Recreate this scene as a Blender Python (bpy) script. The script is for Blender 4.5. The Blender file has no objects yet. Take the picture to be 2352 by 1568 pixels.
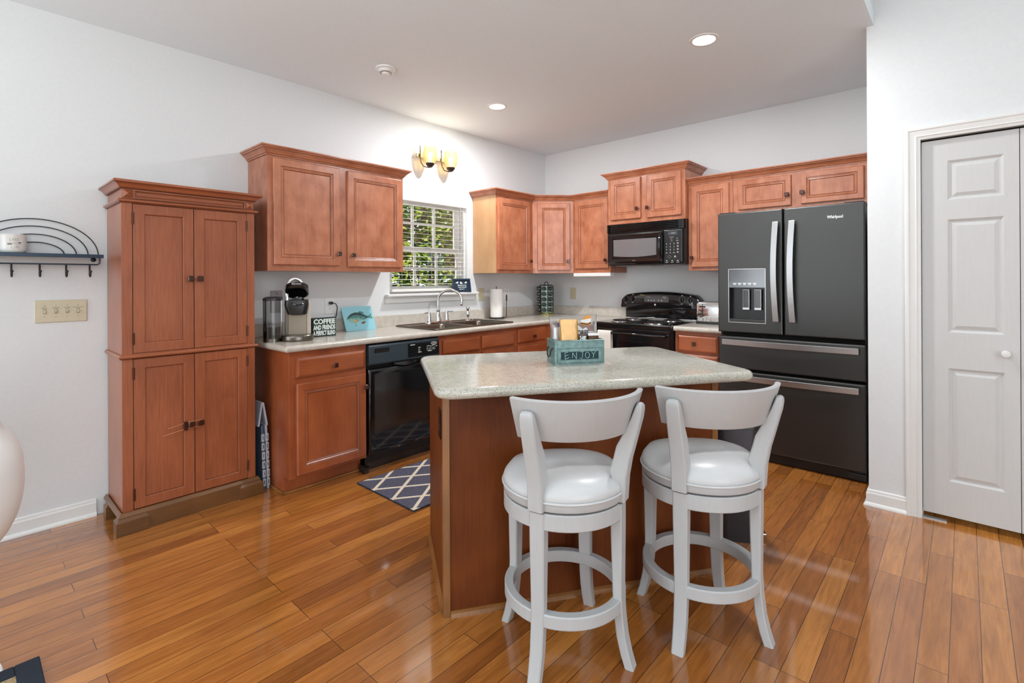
import bpy, bmesh, math, random
from math import sin, cos, pi, radians, sqrt, atan2
from mathutils import Vector, Matrix

random.seed(7)
S = bpy.context.scene
COL = S.collection

# ------------------------------------------------------------------ camera, world, lights, exposure
cam_d = bpy.data.cameras.new('camera')
cam = bpy.data.objects.new('camera', cam_d)
COL.objects.link(cam)
cam_d.sensor_fit = 'HORIZONTAL'
cam_d.sensor_width = 36.0
cam_d.lens = 36.0 * 1153.25 / 2352.0
cam_d.shift_y = -(784.0 - 642.6) / 2352.0
cam_d.clip_start = 0.05
cam_d.clip_end = 200
_yaw, _roll = radians(42.08), radians(-0.30)
_f = Vector((-sin(_yaw), cos(_yaw), 0)); _r = Vector((cos(_yaw), sin(_yaw), 0)); _u = Vector((0, 0, 1))
_r2 = _r * cos(_roll) + _u * sin(_roll); _u2 = -_r * sin(_roll) + _u * cos(_roll)
_m = Matrix((_r2, _u2, -_f)).transposed().to_4x4()
_m.translation = (3.615, -4.589, 1.3)
cam.matrix_world = _m
S.camera = cam

S.view_settings.view_transform = 'Standard'
S.view_settings.look = 'None'
S.view_settings.gamma = 1.0
S.view_settings.use_curve_mapping = False
S.view_settings.exposure = 0.22

W = bpy.data.worlds.new('world'); S.world = W
W.use_nodes = True
_bg = W.node_tree.nodes['Background']
_bg.inputs[0].default_value = (0.86, 0.93, 1.0, 1)
_bg.inputs[1].default_value = 1.6

def lamp(name, kind, loc, power, color=(1, 1, 1), size=None, size_y=None, target=None, rot=None):
    d = bpy.data.lights.new(name, kind); d.energy = power; d.color = color
    o = bpy.data.objects.new(name, d); COL.objects.link(o); o.location = loc
    if kind == 'AREA':
        if size_y: d.shape = 'RECTANGLE'; d.size = size; d.size_y = size_y
        else: d.shape = 'DISK'; d.size = size
    elif kind in ('POINT', 'SPOT') and size: d.shadow_soft_size = size
    if target is not None:
        o.rotation_euler = (Vector(target) - Vector(loc)).to_track_quat('-Z', 'Y').to_euler()
    if rot: o.rotation_euler = rot
    return o

sun = lamp('sun', 'SUN', (-6, 2, 8), 7.0, (1, 0.95, 0.82), rot=(radians(22), radians(-28), 0)); sun.data.angle = radians(1.0)
# daylight through the tall windows and patio doors of the living area behind the camera
lamp('patio_window_light', 'AREA', (1.4, -8.9, 1.35), 88, (0.90, 0.965, 1.0), 4.2, 2.5, target=(2.4, 0, 1.6))
lamp('living_window_light', 'AREA', (6.85, -5.0, 1.7), 108, (0.90, 0.965, 1.0), 3.6, 2.8, target=(0, -4.0, 1.7))
lamp('overhead_fill_light', 'AREA', (5.0, -4.6, 3.95), 14, (0.92, 0.97, 1.0), 2.6, 4.0, target=(5.0, -4.6, 0))  # added overhead fill below the high ceiling, no window there
# two unseen upward area lights added to brighten the ceiling
lamp('ceiling_fill_light', 'AREA', (1.3, -7.6, 1.5), 40, (0.90, 0.97, 1.0), 0.5, target=(1.3, -7.6, 4))
lamp('ceiling_fill_light', 'AREA', (2.7, -6.0, 1.5), 62, (0.90, 0.97, 1.0), 0.5, target=(2.7, -6.0, 4))

# ------------------------------------------------------------------ helpers
def setp(o, label=None, cat=None, group=None, kind=None):
    if label: o['label'] = label
    if cat: o['category'] = cat
    if group: o['group'] = group
    if kind: o['kind'] = kind
    return o

def thing(name, label, cat, loc=(0, 0, 0), rotz=0.0, group=None):
    o = bpy.data.objects.new(name, None); COL.objects.link(o)
    o.empty_display_size = 0.05
    o.location = loc; o.rotation_euler = (0, 0, radians(rotz))
    return setp(o, label, cat, group)

def obj(name, bm, mat, parent=None, bevel=0.0, smooth=False, seg=2, label=None, loc=None, rot=None, angle=40):
    bmesh.ops.recalc_face_normals(bm, faces=bm.faces)
    me = bpy.data.meshes.new(name)
    bm.to_mesh(me); bm.free()
    for m in (mat if isinstance(mat, (list, tuple)) else [mat]): me.materials.append(m)
    if smooth:
        for p in me.polygons: p.use_smooth = True
        try: me.set_sharp_from_angle(angle=radians(angle))
        except Exception: pass
    o = bpy.data.objects.new(name, me); COL.objects.link(o)
    if parent: o.parent = parent
    if loc: o.location = loc
    if rot: o.rotation_euler = rot
    if bevel > 0:
        md = o.modifiers.new('bevel', 'BEVEL'); md.width = bevel; md.segments = seg; md.limit_method = 'ANGLE'; md.angle_limit = radians(35)
        md.harden_normals = False
    if label: o['label'] = label
    return o

def struct(name, bm, mat, parent=None, **k):
    o = obj(name, bm, mat, parent, **k)
    if not parent: o['kind'] = 'structure'
    return o

def box(bm, x0, x1, y0, y1, z0, z1, mi=0):
    v = [bm.verts.new((x, y, z)) for z in (z0, z1) for y in (y0, y1) for x in (x0, x1)]
    fs = [(0, 2, 3, 1), (4, 5, 7, 6), (0, 1, 5, 4), (2, 6, 7, 3), (0, 4, 6, 2), (1, 3, 7, 5)]
    for f in fs:
        fc = bm.faces.new([v[i] for i in f]); fc.material_index = mi
    return v

def B(*boxes):
    bm = bmesh.new()
    for b in boxes: box(bm, *b)
    return bm

def prism(bm, pts, z0, z1, mi=0):
    a = [bm.verts.new((x, y, z0)) for x, y in pts]; b = [bm.verts.new((x, y, z1)) for x, y in pts]
    n = len(pts)
    fs = [bm.faces.new(a[::-1]), bm.faces.new(b)]
    for i in range(n): fs.append(bm.faces.new((a[i], a[(i + 1) % n], b[(i + 1) % n], b[i])))
    for f in fs: f.material_index = mi
    return a + b

def loft(bm, rings, cap0=True, cap1=True, closed=True, mi=0):
    """rings: list of lists of 3D points (same count)"""
    R = [[bm.verts.new(p) for p in r] for r in rings]
    n = len(R[0])
    for a, b in zip(R, R[1:]):
        for i in range(n if closed else n - 1):
            j = (i + 1) % n
            f = bm.faces.new((a[i], a[j], b[j], b[i])); f.material_index = mi
    if cap0:
        f = bm.faces.new(R[0][::-1]); f.material_index = mi
    if cap1:
        f = bm.faces.new(R[-1]); f.material_index = mi
    return R

def lathe(bm, prof, seg=32, c=(0, 0), mi=0, a0=0, a1=2 * pi):
    """prof: (r, z) from bottom to top"""
    full = abs(a1 - a0 - 2 * pi) < 1e-6
    n = seg if full else seg + 1
    rows = []
    for r, z in prof:
        if r < 1e-6: rows.append([bm.verts.new((c[0], c[1], z))])
        else: rows.append([bm.verts.new((c[0] + r * cos(a0 + (a1 - a0) * i / seg), c[1] + r * sin(a0 + (a1 - a0) * i / seg), z)) for i in range(n)])
    for A, Bq in zip(rows, rows[1:]):
        for i in range(n if full else n - 1):
            j = (i + 1) % n
            if len(A) == 1 and len(Bq) == 1: continue
            if len(A) == 1: f = bm.faces.new((A[0], Bq[j], Bq[i]))
            elif len(Bq) == 1: f = bm.faces.new((A[i], A[j], Bq[0]))
            else: f = bm.faces.new((A[i], A[j], Bq[j], Bq[i]))
            f.material_index = mi
    return rows

def tube(bm, pts, rad, seg=8, closed=False, cap=True, mi=0, flat=None):
    pts = [Vector(p) for p in pts]; n = len(pts)
    rads = rad if isinstance(rad, (list, tuple)) else [rad] * n
    T = []
    for i in range(n):
        if closed: t = pts[(i + 1) % n] - pts[i - 1]
        else: t = pts[min(i + 1, n - 1)] - pts[max(i - 1, 0)]
        T.append(t.normalized())
    ref = Vector((0, 0, 1)) if abs(T[0].z) < 0.9 else Vector((1, 0, 0))
    nrm = (ref - T[0] * ref.dot(T[0])).normalized()
    rings = []
    for i in range(n):
        if i:
            nrm = nrm - T[i] * nrm.dot(T[i])
            nrm = nrm.normalized() if nrm.length > 1e-6 else T[i].orthogonal().normalized()
        bi = T[i].cross(nrm)
        fx, fy = flat or (1, 1)
        rings.append([pts[i] + (nrm * cos(2 * pi * k / seg) * fx + bi * sin(2 * pi * k / seg) * fy) * rads[i] for k in range(seg)])
    if closed: rings.append(rings[0])
    loft(bm, rings, cap and not closed, cap and not closed, mi=mi)

def ringpanel(bm, x0, x1, z0, z1, rings, back=None, mi=0, cap=True):
    """front-facing (-y) panel; rings = [(inset, y), ...] from outside to inside"""
    R = []
    for ins, y in ([(0, back)] if back is not None else []) + list(rings):
        R.append([(x0 + ins, y, z0 + ins), (x1 - ins, y, z0 + ins), (x1 - ins, y, z1 - ins), (x0 + ins, y, z1 - ins)])
    loft(bm, R, back is not None, cap, mi=mi)

def sweep(bm, path, prof, mi=0, cap=True, dark=()):
    """path: 2D points (x, y); prof: (out, z), out measured to the right of travel; mitred."""
    P = [Vector(p) for p in path]; n = len(P); rings = []
    for i in range(n):
        d0 = (P[i] - P[i - 1]).normalized() if i else None
        d1 = (P[i + 1] - P[i]).normalized() if i < n - 1 else None
        n0 = Vector((d0.y, -d0.x)) if d0 else None; n1 = Vector((d1.y, -d1.x)) if d1 else None
        if n0 is None: m = n1
        elif n1 is None: m = n0
        else:
            m = (n0 + n1); m = m / (1 + n0.dot(n1))
        rings.append([(P[i].x + m.x * o, P[i].y + m.y * o, z) for o, z in prof])
    n0_ = len(bm.faces); loft(bm, rings, cap, cap, mi=mi)
    if dark:
        for i, f_ in enumerate(list(bm.faces)[n0_:]):
            if i < (n - 1) * len(prof) and i % len(prof) in dark: f_.material_index = 1

def rrect(hx, hy, r, seg=5, cx=0, cy=0):
    out = []
    for qx, qy, a in ((1, 1, 0), (-1, 1, 90), (-1, -1, 180), (1, -1, 270)):
        for k in range(seg + 1):
            t = radians(a + 90 * k / seg)
            out.append((cx + qx * (hx - r) + r * cos(t), cy + qy * (hy - r) + r * sin(t)))
    return out

def text(parent, body, loc, width, mat, rot=(pi / 2, 0, 0), height=None, name='lettering', depth=0.0006, align='CENTER', shear=0.0, bold=0.0):
    cu = bpy.data.curves.new(name, 'FONT'); cu.body = body; cu.size = 0.1; cu.extrude = depth / 2
    cu.align_x = align; cu.align_y = 'CENTER'; cu.shear = shear; cu.offset = bold; cu.resolution_u = 3
    o = bpy.data.objects.new(name, cu); COL.objects.link(o)
    cu.materials.append(mat)
    bpy.context.view_layer.update()
    dx, dy = max(o.dimensions.x, 1e-4), max(o.dimensions.y, 1e-4)
    s = width / dx
    o.scale = (s, (height / dy) if height else s, 1)
    dg_ = bpy.context.evaluated_depsgraph_get(); dg_.update()
    me = bpy.data.meshes.new_from_object(o.evaluated_get(dg_)); me.materials.clear(); me.materials.append(mat)
    sc_ = tuple(o.scale); bpy.data.objects.remove(o); bpy.data.curves.remove(cu)
    o = bpy.data.objects.new(name, me); COL.objects.link(o); o.scale = sc_
    o.location = loc; o.rotation_euler = rot; o.parent = parent
    return o

def copy_tree(o, parent=None):
    c = o.copy(); COL.objects.link(c); c.parent = parent
    for ch in list(o.children): copy_tree(ch, c)
    return c

# ------------------------------------------------------------------ materials
def new(name):
    m = bpy.data.materials.new(name); m.use_nodes = True
    nt = m.node_tree
    return m, nt, nt.nodes, nt.links, nt.nodes['Principled BSDF']

def lin(r, g, b):
    f = lambda c: (c / 255 / 12.92) if c / 255 <= 0.04045 else ((c / 255 + 0.055) / 1.055) ** 2.4
    return (f(r), f(g), f(b), 1)

def plain(name, col, rough=0.5, metal=0.0, spec=None, coat=0.0, noise=0.0, bump=0.0, nscale=40, emit=None, es=0, stretch=None, alpha=None, trans=None):
    m, nt, N, L, b = new(name)
    c = col if len(col) == 4 else (*col, 1)
    b.inputs['Base Color'].default_value = c
    b.inputs['Roughness'].default_value = rough; b.inputs['Metallic'].default_value = metal
    if spec is not None: b.inputs['Specular IOR Level'].default_value = spec
    if coat: b.inputs['Coat Weight'].default_value = coat; b.inputs['Coat Roughness'].default_value = 0.08
    if trans: b.inputs['Transmission Weight'].default_value = trans
    if emit: b.inputs['Emission Color'].default_value = (*emit, 1); b.inputs['Emission Strength'].default_value = es
    tc = N.new('ShaderNodeTexCoord'); mp = N.new('ShaderNodeMapping'); nz = N.new('ShaderNodeTexNoise')
    nz.inputs['Scale'].default_value = nscale; nz.inputs['Detail'].default_value = 4
    L.new(tc.outputs['Object'], mp.inputs[0]); L.new(mp.outputs[0], nz.inputs['Vector'])
    if stretch: mp.inputs['Scale'].default_value = stretch
    if noise:
        mx = N.new('ShaderNodeMixRGB'); mx.blend_type = 'MULTIPLY'; mx.inputs[0].default_value = noise
        mx.inputs[1].default_value = c
        r = N.new('ShaderNodeValToRGB'); r.color_ramp.elements[0].position = 0.3; r.color_ramp.elements[1].position = 0.7
        L.new(nz.outputs['Fac'], r.inputs[0]); L.new(r.outputs[0], mx.inputs[2]); L.new(mx.outputs[0], b.inputs['Base Color'])
    if bump:
        bp = N.new('ShaderNodeBump'); bp.inputs['Strength'].default_value = bump; bp.inputs['Distance'].default_value = 0.002
        L.new(nz.outputs['Fac'], bp.inputs['Height']); L.new(bp.outputs[0], b.inputs['Normal'])
    return m

def wood(name, dark, light, rough=0.32, grain=(1, 1, 0.06), coat=0.25, blotch=5.0, gscale=90, gw=0.3, spec=0.5):
    m, nt, N, L, b = new(name)
    tc = N.new('ShaderNodeTexCoord'); oi = N.new('ShaderNodeObjectInfo')
    ad = N.new('ShaderNodeVectorMath'); ad.operation = 'ADD'
    sc = N.new('ShaderNodeVectorMath'); sc.operation = 'SCALE'; sc.inputs['Scale'].default_value = 9.0
    cb = N.new('ShaderNodeCombineXYZ')
    for i in range(3): L.new(oi.outputs['Random'], cb.inputs[i])
    L.new(cb.outputs[0], sc.inputs[0]); L.new(tc.outputs['Object'], ad.inputs[0]); L.new(sc.outputs[0], ad.inputs[1])
    mp = N.new('ShaderNodeMapping'); mp.inputs['Scale'].default_value = grain; L.new(ad.outputs[0], mp.inputs[0])
    g = N.new('ShaderNodeTexNoise'); g.inputs['Scale'].default_value = gscale; g.inputs['Detail'].default_value = 5; g.inputs['Roughness'].default_value = 0.65
    L.new(mp.outputs[0], g.inputs['Vector'])
    mp2 = N.new('ShaderNodeMapping'); mp2.inputs['Scale'].default_value = tuple(0.62 + 0.38 * q for q in grain); L.new(ad.outputs[0], mp2.inputs[0])
    bl = N.new('ShaderNodeTexNoise'); bl.inputs['Scale'].default_value = blotch; bl.inputs['Detail'].default_value = 3
    L.new(mp2.outputs[0], bl.inputs['Vector'])
    ma = N.new('ShaderNodeMath'); ma.operation = 'MULTIPLY_ADD'; ma.inputs[1].default_value = 1 - gw
    mb = N.new('ShaderNodeMath'); mb.operation = 'MULTIPLY'; mb.inputs[1].default_value = gw
    L.new(g.outputs['Fac'], mb.inputs[0]); L.new(bl.outputs['Fac'], ma.inputs[0]); L.new(mb.outputs[0], ma.inputs[2])
    r = N.new('ShaderNodeValToRGB'); e = r.color_ramp.elements
    e[0].position = 0.33; e[0].color = dark; e[1].position = 0.66; e[1].color = light
    L.new(ma.outputs[0], r.inputs[0]); L.new(r.outputs[0], b.inputs['Base Color'])
    b.inputs['Roughness'].default_value = rough; b.inputs['Specular IOR Level'].default_value = spec
    b.inputs['Coat Weight'].default_value = coat; b.inputs['Coat Roughness'].default_value = 0.18
    bp = N.new('ShaderNodeBump'); bp.inputs['Strength'].default_value = 0.05; bp.inputs['Distance'].default_value = 0.001
    L.new(g.outputs['Fac'], bp.inputs['Height']); L.new(bp.outputs[0], b.inputs['Normal'])
    return m

def speckle(name, base, dark, brown, light, scale=260, rough=0.16, th=0.36):
    m, nt, N, L, b = new(name)
    tc = N.new('ShaderNodeTexCoord')
    v = N.new('ShaderNodeTexVoronoi'); v.inputs['Scale'].default_value = scale
    L.new(tc.outputs['Object'], v.inputs['Vector'])
    sp = N.new('ShaderNodeSeparateColor'); L.new(v.outputs['Color'], sp.inputs[0])
    r = N.new('ShaderNodeValToRGB'); r.color_ramp.interpolation = 'CONSTANT'
    e = r.color_ramp.elements; e[0].position = 0; e[0].color = dark
    e[1].position = 0.13; e[1].color = brown
    for p, c in ((0.27, base), (0.78, light)):
        q = e.new(p); q.color = c
    L.new(sp.outputs[0], r.inputs[0])
    lt = N.new('ShaderNodeMath'); lt.operation = 'LESS_THAN'; lt.inputs[1].default_value = th
    L.new(v.outputs['Distance'], lt.inputs[0])
    nz = N.new('ShaderNodeTexNoise'); nz.inputs['Scale'].default_value = 30; L.new(tc.outputs['Object'], nz.inputs['Vector'])
    rb = N.new('ShaderNodeValToRGB'); rb.color_ramp.elements[0].color = tuple(0.9 * q for q in base[:3]) + (1,); rb.color_ramp.elements[1].color = tuple(1.06 * q for q in base[:3]) + (1,)
    rb.color_ramp.elements[0].position = 0.35; rb.color_ramp.elements[1].position = 0.65
    L.new(nz.outputs['Fac'], rb.inputs[0])
    mx = N.new('ShaderNodeMixRGB'); L.new(lt.outputs[0], mx.inputs[0]); L.new(rb.outputs[0], mx.inputs[1]); L.new(r.outputs[0], mx.inputs[2])
    L.new(mx.outputs[0], b.inputs['Base Color']); b.inputs['Roughness'].default_value = rough
    return m

def floor_mat():
    m, nt, N, L, b = new('oak_plank_floor')
    tc = N.new('ShaderNodeTexCoord'); mp = N.new('ShaderNodeMapping')
    mp.inputs['Rotation'].default_value = (0, 0, radians(90)); L.new(tc.outputs['Object'], mp.inputs[0])
    br = N.new('ShaderNodeTexBrick'); br.offset = 0.37; br.offset_frequency = 3; br.squash = 1
    br.inputs['Scale'].default_value = 1.0; br.inputs['Brick Width'].default_value = 0.92; br.inputs['Row Height'].default_value = 0.083
    br.inputs['Mortar Size'].default_value = 0.0011; br.inputs['Mortar Smooth'].default_value = 0.1; br.inputs['Bias'].default_value = 0.0
    br.inputs['Color1'].default_value = (0, 0, 0, 1); br.inputs['Color2'].default_value = (1, 1, 1, 1); br.inputs['Mortar'].default_value = (0.5, 0.5, 0.5, 1)
    L.new(mp.outputs[0], br.inputs['Vector'])
    # grain shifted per plank
    sc = N.new('ShaderNodeVectorMath'); sc.operation = 'SCALE'; sc.inputs['Scale'].default_value = 13.0; L.new(br.outputs['Color'], sc.inputs[0])
    ad = N.new('ShaderNodeVectorMath'); ad.operation = 'ADD'; L.new(tc.outputs['Object'], ad.inputs[0]); L.new(sc.outputs[0], ad.inputs[1])
    mg = N.new('ShaderNodeMapping'); mg.inputs['Scale'].default_value = (1, 0.07, 1); L.new(ad.outputs[0], mg.inputs[0])
    g = N.new('ShaderNodeTexNoise'); g.inputs['Scale'].default_value = 70; g.inputs['Detail'].default_value = 6; g.inputs['Roughness'].default_value = 0.62; g.inputs['Distortion'].default_value = 0.6
    L.new(mg.outputs[0], g.inputs['Vector'])
    mh = N.new('ShaderNodeMapping'); mh.inputs['Scale'].default_value = (1, 0.16, 1); L.new(ad.outputs[0], mh.inputs[0])
    h = N.new('ShaderNodeTexNoise'); h.inputs['Scale'].default_value = 9; h.inputs['Detail'].default_value = 3; L.new(mh.outputs[0], h.inputs['Vector'])
    rp = N.new('ShaderNodeValToRGB'); e = rp.color_ramp.elements
    e[0].position = 0.0; e[0].color = FL[0]; e[1].position = 1.0; e[1].color = FL[3]
    for p, c in ((0.3, FL[1]), (0.75, FL[2])):
        q = e.new(p); q.color = c
    L.new(br.outputs['Color'], rp.inputs[0])
    rg = N.new('ShaderNodeValToRGB'); rg.color_ramp.elements[0].position = 0.3; rg.color_ramp.elements[0].color = (0.62, 0.55, 0.5, 1); rg.color_ramp.elements[1].position = 0.62; rg.color_ramp.elements[1].color = (1.08, 1.08, 1.08, 1)
    L.new(g.outputs['Fac'], rg.inputs[0])
    rh = N.new('ShaderNodeValToRGB'); rh.color_ramp.elements[0].position = 0.3; rh.color_ramp.elements[0].color = (0.72, 0.68, 0.62, 1); rh.color_ramp.elements[1].position = 0.65; rh.color_ramp.elements[1].color = (1.1, 1.1, 1.1, 1)
    L.new(h.outputs['Fac'], rh.inputs[0])
    m1 = N.new('ShaderNodeMixRGB'); m1.blend_type = 'MULTIPLY'; m1.inputs[0].default_value = 0.8; L.new(rp.outputs[0], m1.inputs[1]); L.new(rg.outputs[0], m1.inputs[2])
    m2 = N.new('ShaderNodeMixRGB'); m2.blend_type = 'MULTIPLY'; m2.inputs[0].default_value = 0.8; L.new(m1.outputs[0], m2.inputs[1]); L.new(rh.outputs[0], m2.inputs[2])
    m3 = N.new('ShaderNodeMixRGB'); L.new(br.outputs['Fac'], m3.inputs[0]); L.new(m2.outputs[0], m3.inputs[1]); m3.inputs[2].default_value = (0.035, 0.014, 0.006, 1)
    L.new(m3.outputs[0], b.inputs['Base Color'])
    b.inputs['Roughness'].default_value = 0.22
    b.inputs['Coat Weight'].default_value = 0.9; b.inputs['Coat Roughness'].default_value = 0.07; b.inputs['Coat IOR'].default_value = 1.6
    bp = N.new('ShaderNodeBump'); bp.inputs['Strength'].default_value = 0.12; bp.inputs['Distance'].default_value = 0.0012; bp.invert = True
    L.new(br.outputs['Fac'], bp.inputs['Height'])
    b2 = N.new('ShaderNodeBump'); b2.inputs['Strength'].default_value = 0.03; b2.inputs['Distance'].default_value = 0.002
    L.new(h.outputs['Fac'], b2.inputs['Height']); L.new(bp.outputs[0], b2.inputs['Normal'])
    L.new(b2.outputs[0], b.inputs['Normal']); L.new(b2.outputs[0], b.inputs['Coat Normal'])
    return m

def brushed(name, col, rough=0.3, direction=(1, 1, 40), metal=1.0):
    m, nt, N, L, b = new(name)
    b.inputs['Base Color'].default_value = col; b.inputs['Metallic'].default_value = metal
    tc = N.new('ShaderNodeTexCoord'); mp = N.new('ShaderNodeMapping'); mp.inputs['Scale'].default_value = direction
    nz = N.new('ShaderNodeTexNoise'); nz.inputs['Scale'].default_value = 12; nz.inputs['Detail'].default_value = 5
    L.new(tc.outputs['Object'], mp.inputs[0]); L.new(mp.outputs[0], nz.inputs['Vector'])
    mr = N.new('ShaderNodeMapRange'); mr.inputs['To Min'].default_value = rough - 0.02; mr.inputs['To Max'].default_value = rough + 0.03
    L.new(nz.outputs['Fac'], mr.inputs[0]); L.new(mr.outputs[0], b.inputs['Roughness'])
    return m

def glass(name, tint=(1, 1, 1), refl=0.08, rough=0.0, milky=0.0, mcol=(0.95, 0.95, 0.95, 1)):
    m = bpy.data.materials.new(name); m.use_nodes = True; nt = m.node_tree; N = nt.nodes; L = nt.links
    for n in list(N): N.remove(n)
    o = N.new('ShaderNodeOutputMaterial'); t = N.new('ShaderNodeBsdfTransparent'); g = N.new('ShaderNodeBsdfGlossy'); mx = N.new('ShaderNodeMixShader')
    fr = N.new('ShaderNodeFresnel'); fr.inputs['IOR'].default_value = 1.45
    ml = N.new('ShaderNodeMath'); ml.operation = 'ADD'; ml.inputs[1].default_value = refl; ml.use_clamp = True
    t.inputs[0].default_value = (*tint, 1); g.inputs['Roughness'].default_value = rough
    src = t
    if milky:
        td = N.new('ShaderNodeBsdfTranslucent'); td.inputs[0].default_value = mcol; df = N.new('ShaderNodeBsdfDiffuse'); df.inputs[0].default_value = mcol
        m0 = N.new('ShaderNodeMixShader'); m0.inputs[0].default_value = 0.5; L.new(td.outputs[0], m0.inputs[1]); L.new(df.outputs[0], m0.inputs[2])
        src = N.new('ShaderNodeMixShader'); src.inputs[0].default_value = milky; L.new(t.outputs[0], src.inputs[1]); L.new(m0.outputs[0], src.inputs[2])
    L.new(fr.outputs[0], ml.inputs[0]); L.new(ml.outputs[0], mx.inputs[0]); L.new(src.outputs[0], mx.inputs[1]); L.new(g.outputs[0], mx.inputs[2]); L.new(mx.outputs[0], o.inputs[0])
    return m

def leaf_mat(name, c1, c2):
    m = bpy.data.materials.new(name); m.use_nodes = True; nt = m.node_tree; N = nt.nodes; L = nt.links
    for n in list(N): N.remove(n)
    o = N.new('ShaderNodeOutputMaterial'); d = N.new('ShaderNodeBsdfDiffuse'); t = N.new('ShaderNodeBsdfTranslucent'); mx = N.new('ShaderNodeMixShader'); mx.inputs[0].default_value = 0.45
    tc = N.new('ShaderNodeTexCoord'); nz = N.new('ShaderNodeTexNoise'); nz.inputs['Scale'].default_value = 3.5; nz.inputs['Detail'].default_value = 3; L.new(tc.outputs['Object'], nz.inputs['Vector'])
    r = N.new('ShaderNodeValToRGB'); r.color_ramp.elements[0].position = 0.35; r.color_ramp.elements[1].position = 0.65; r.color_ramp.elements[0].color = c1; r.color_ramp.elements[1].color = c2
    L.new(nz.outputs['Fac'], r.inputs[0]); L.new(r.outputs[0], d.inputs[0]); L.new(r.outputs[0], t.inputs[0])
    L.new(d.outputs[0], mx.inputs[1]); L.new(t.outputs[0], mx.inputs[2]); L.new(mx.outputs[0], o.inputs[0])
    return m

def lattice_mat():
    m, nt, N, L, b = new('lattice_rug_pile')
    tc = N.new('ShaderNodeTexCoord'); sp = N.new('ShaderNodeSeparateXYZ'); L.new(tc.outputs['Object'], sp.inputs[0])
    def mth(op, a, bb, c=None):
        n = N.new('ShaderNodeMath'); n.operation = op
        for i, q in enumerate((a, bb, c)):
            if q is None: continue
            if isinstance(q, (int, float)): n.inputs[i].default_value = q
            else: L.new(q, n.inputs[i])
        return n.outputs[0]
    wob = N.new('ShaderNodeTexNoise'); wob.inputs['Scale'].default_value = 120; L.new(tc.outputs['Object'], wob.inputs['Vector'])
    u = mth('MULTIPLY', mth('SUBTRACT', sp.outputs[0], 0.174), 1 / 0.2)
    v = mth('MULTIPLY', mth('SUBTRACT', sp.outputs[1], 0.012), 1 / 0.29)
    fs = []
    for op in ('ADD', 'SUBTRACT'):
        a = mth('FRACT', mth('ADD', mth(op, u, v), 0.5), 0)
        fs.append(mth('ABSOLUTE', mth('SUBTRACT', a, 0.5), 0))
    mn = mth('MINIMUM', fs[0], fs[1])
    mn = mth('ADD', mn, mth('MULTIPLY', mth('SUBTRACT', wob.outputs['Fac'], 0.5), 0.03))
    ls = mth('LESS_THAN', mn, 0.062)
    nz = N.new('ShaderNodeTexNoise'); nz.inputs['Scale'].default_value = 300; nz.inputs['Detail'].default_value = 2; L.new(tc.outputs['Object'], nz.inputs['Vector'])
    r = N.new('ShaderNodeValToRGB'); r.color_ramp.elements[0].position = 0.35; r.color_ramp.elements[0].color = lin(48, 46, 62); r.color_ramp.elements[1].position = 0.65; r.color_ramp.elements[1].color = lin(104, 102, 120)
    L.new(nz.outputs['Fac'], r.inputs[0])
    mx = N.new('ShaderNodeMixRGB'); L.new(ls, mx.inputs[0]); L.new(r.outputs[0], mx.inputs[1]); mx.inputs[2].default_value = lin(222, 208, 186)
    L.new(mx.outputs[0], b.inputs['Base Color']); b.inputs['Roughness'].default_value = 0.95
    bp = N.new('ShaderNodeBump'); bp.inputs['Strength'].default_value = 0.6; bp.inputs['Distance'].default_value = 0.003; L.new(nz.outputs['Fac'], bp.inputs['Height']); L.new(bp.outputs[0], b.inputs['Normal'])
    return m

FL = (lin(150, 90, 40), lin(172, 106, 47), lin(184, 118, 54), lin(196, 130, 62))
M = {}
M['wall'] = plain('white_wall_paint', (0.745, 0.765, 0.775), 0.62, noise=0.03, bump=0.04, nscale=55)
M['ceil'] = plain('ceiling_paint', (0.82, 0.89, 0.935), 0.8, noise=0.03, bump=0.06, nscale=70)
M['trim'] = plain('white_trim_paint', lin(232, 232, 230), 0.35, noise=0.02, nscale=12)
M['door'] = plain('white_door_paint', lin(208, 208, 207), 0.42, noise=0.03, bump=0.05, nscale=30, stretch=(3, 3, 0.3))
M['floor'] = floor_mat()
M['wood'] = wood('stained_maple', lin(162, 94, 63), lin(196, 128, 94), blotch=14)
M['woodh'] = wood('stained_maple_cross', lin(162, 94, 63), lin(192, 124, 90), grain=(0.06, 1, 1), blotch=14)
M['wood2'] = wood('pantry_maple', lin(136, 72, 42), lin(170, 98, 64), grain=(1, 1, 0.05), blotch=4, gscale=130, gw=0.55)
M['wood2h'] = wood('pantry_maple_cross', lin(136, 72, 42), lin(170, 98, 64), grain=(0.05, 1, 1), blotch=4, gscale=130, gw=0.55)
M['wooddk'] = wood('base_maple', lin(136, 66, 34), lin(174, 96, 56))
M['wooddkh'] = wood('base_maple_cross', lin(136, 66, 34), lin(174, 96, 56), grain=(0.06, 1, 1))
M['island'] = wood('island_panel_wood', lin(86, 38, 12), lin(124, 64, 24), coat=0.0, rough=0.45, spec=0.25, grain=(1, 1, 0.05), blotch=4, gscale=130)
M['plinth'] = wood('olive_plinth_wood', lin(88, 56, 28), lin(124, 84, 48), grain=(0.06, 1, 1))  # wood in a darker olive-brown tone
M['trimw'] = wood('island_trim_wood', lin(116, 72, 32), lin(158, 106, 56), grain=(1, 1, 0.06), gscale=140)
M['pale'] = wood('sunlit_side_wood', lin(186, 140, 96), lin(214, 170, 124), rough=0.4, grain=(1, 1, 0.05), blotch=3)  # paler tone paints the window light onto one cabinet side
M['glaze'] = plain('dark_wood_glaze', lin(132, 70, 45), 0.4, noise=0.3, nscale=60)
M['glazeshade'] = plain('dark_glaze_and_shade', lin(116, 60, 36), 0.4, noise=0.3, nscale=60)  # settled stain on base doors, painted shadow lines on the pantry
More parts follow.
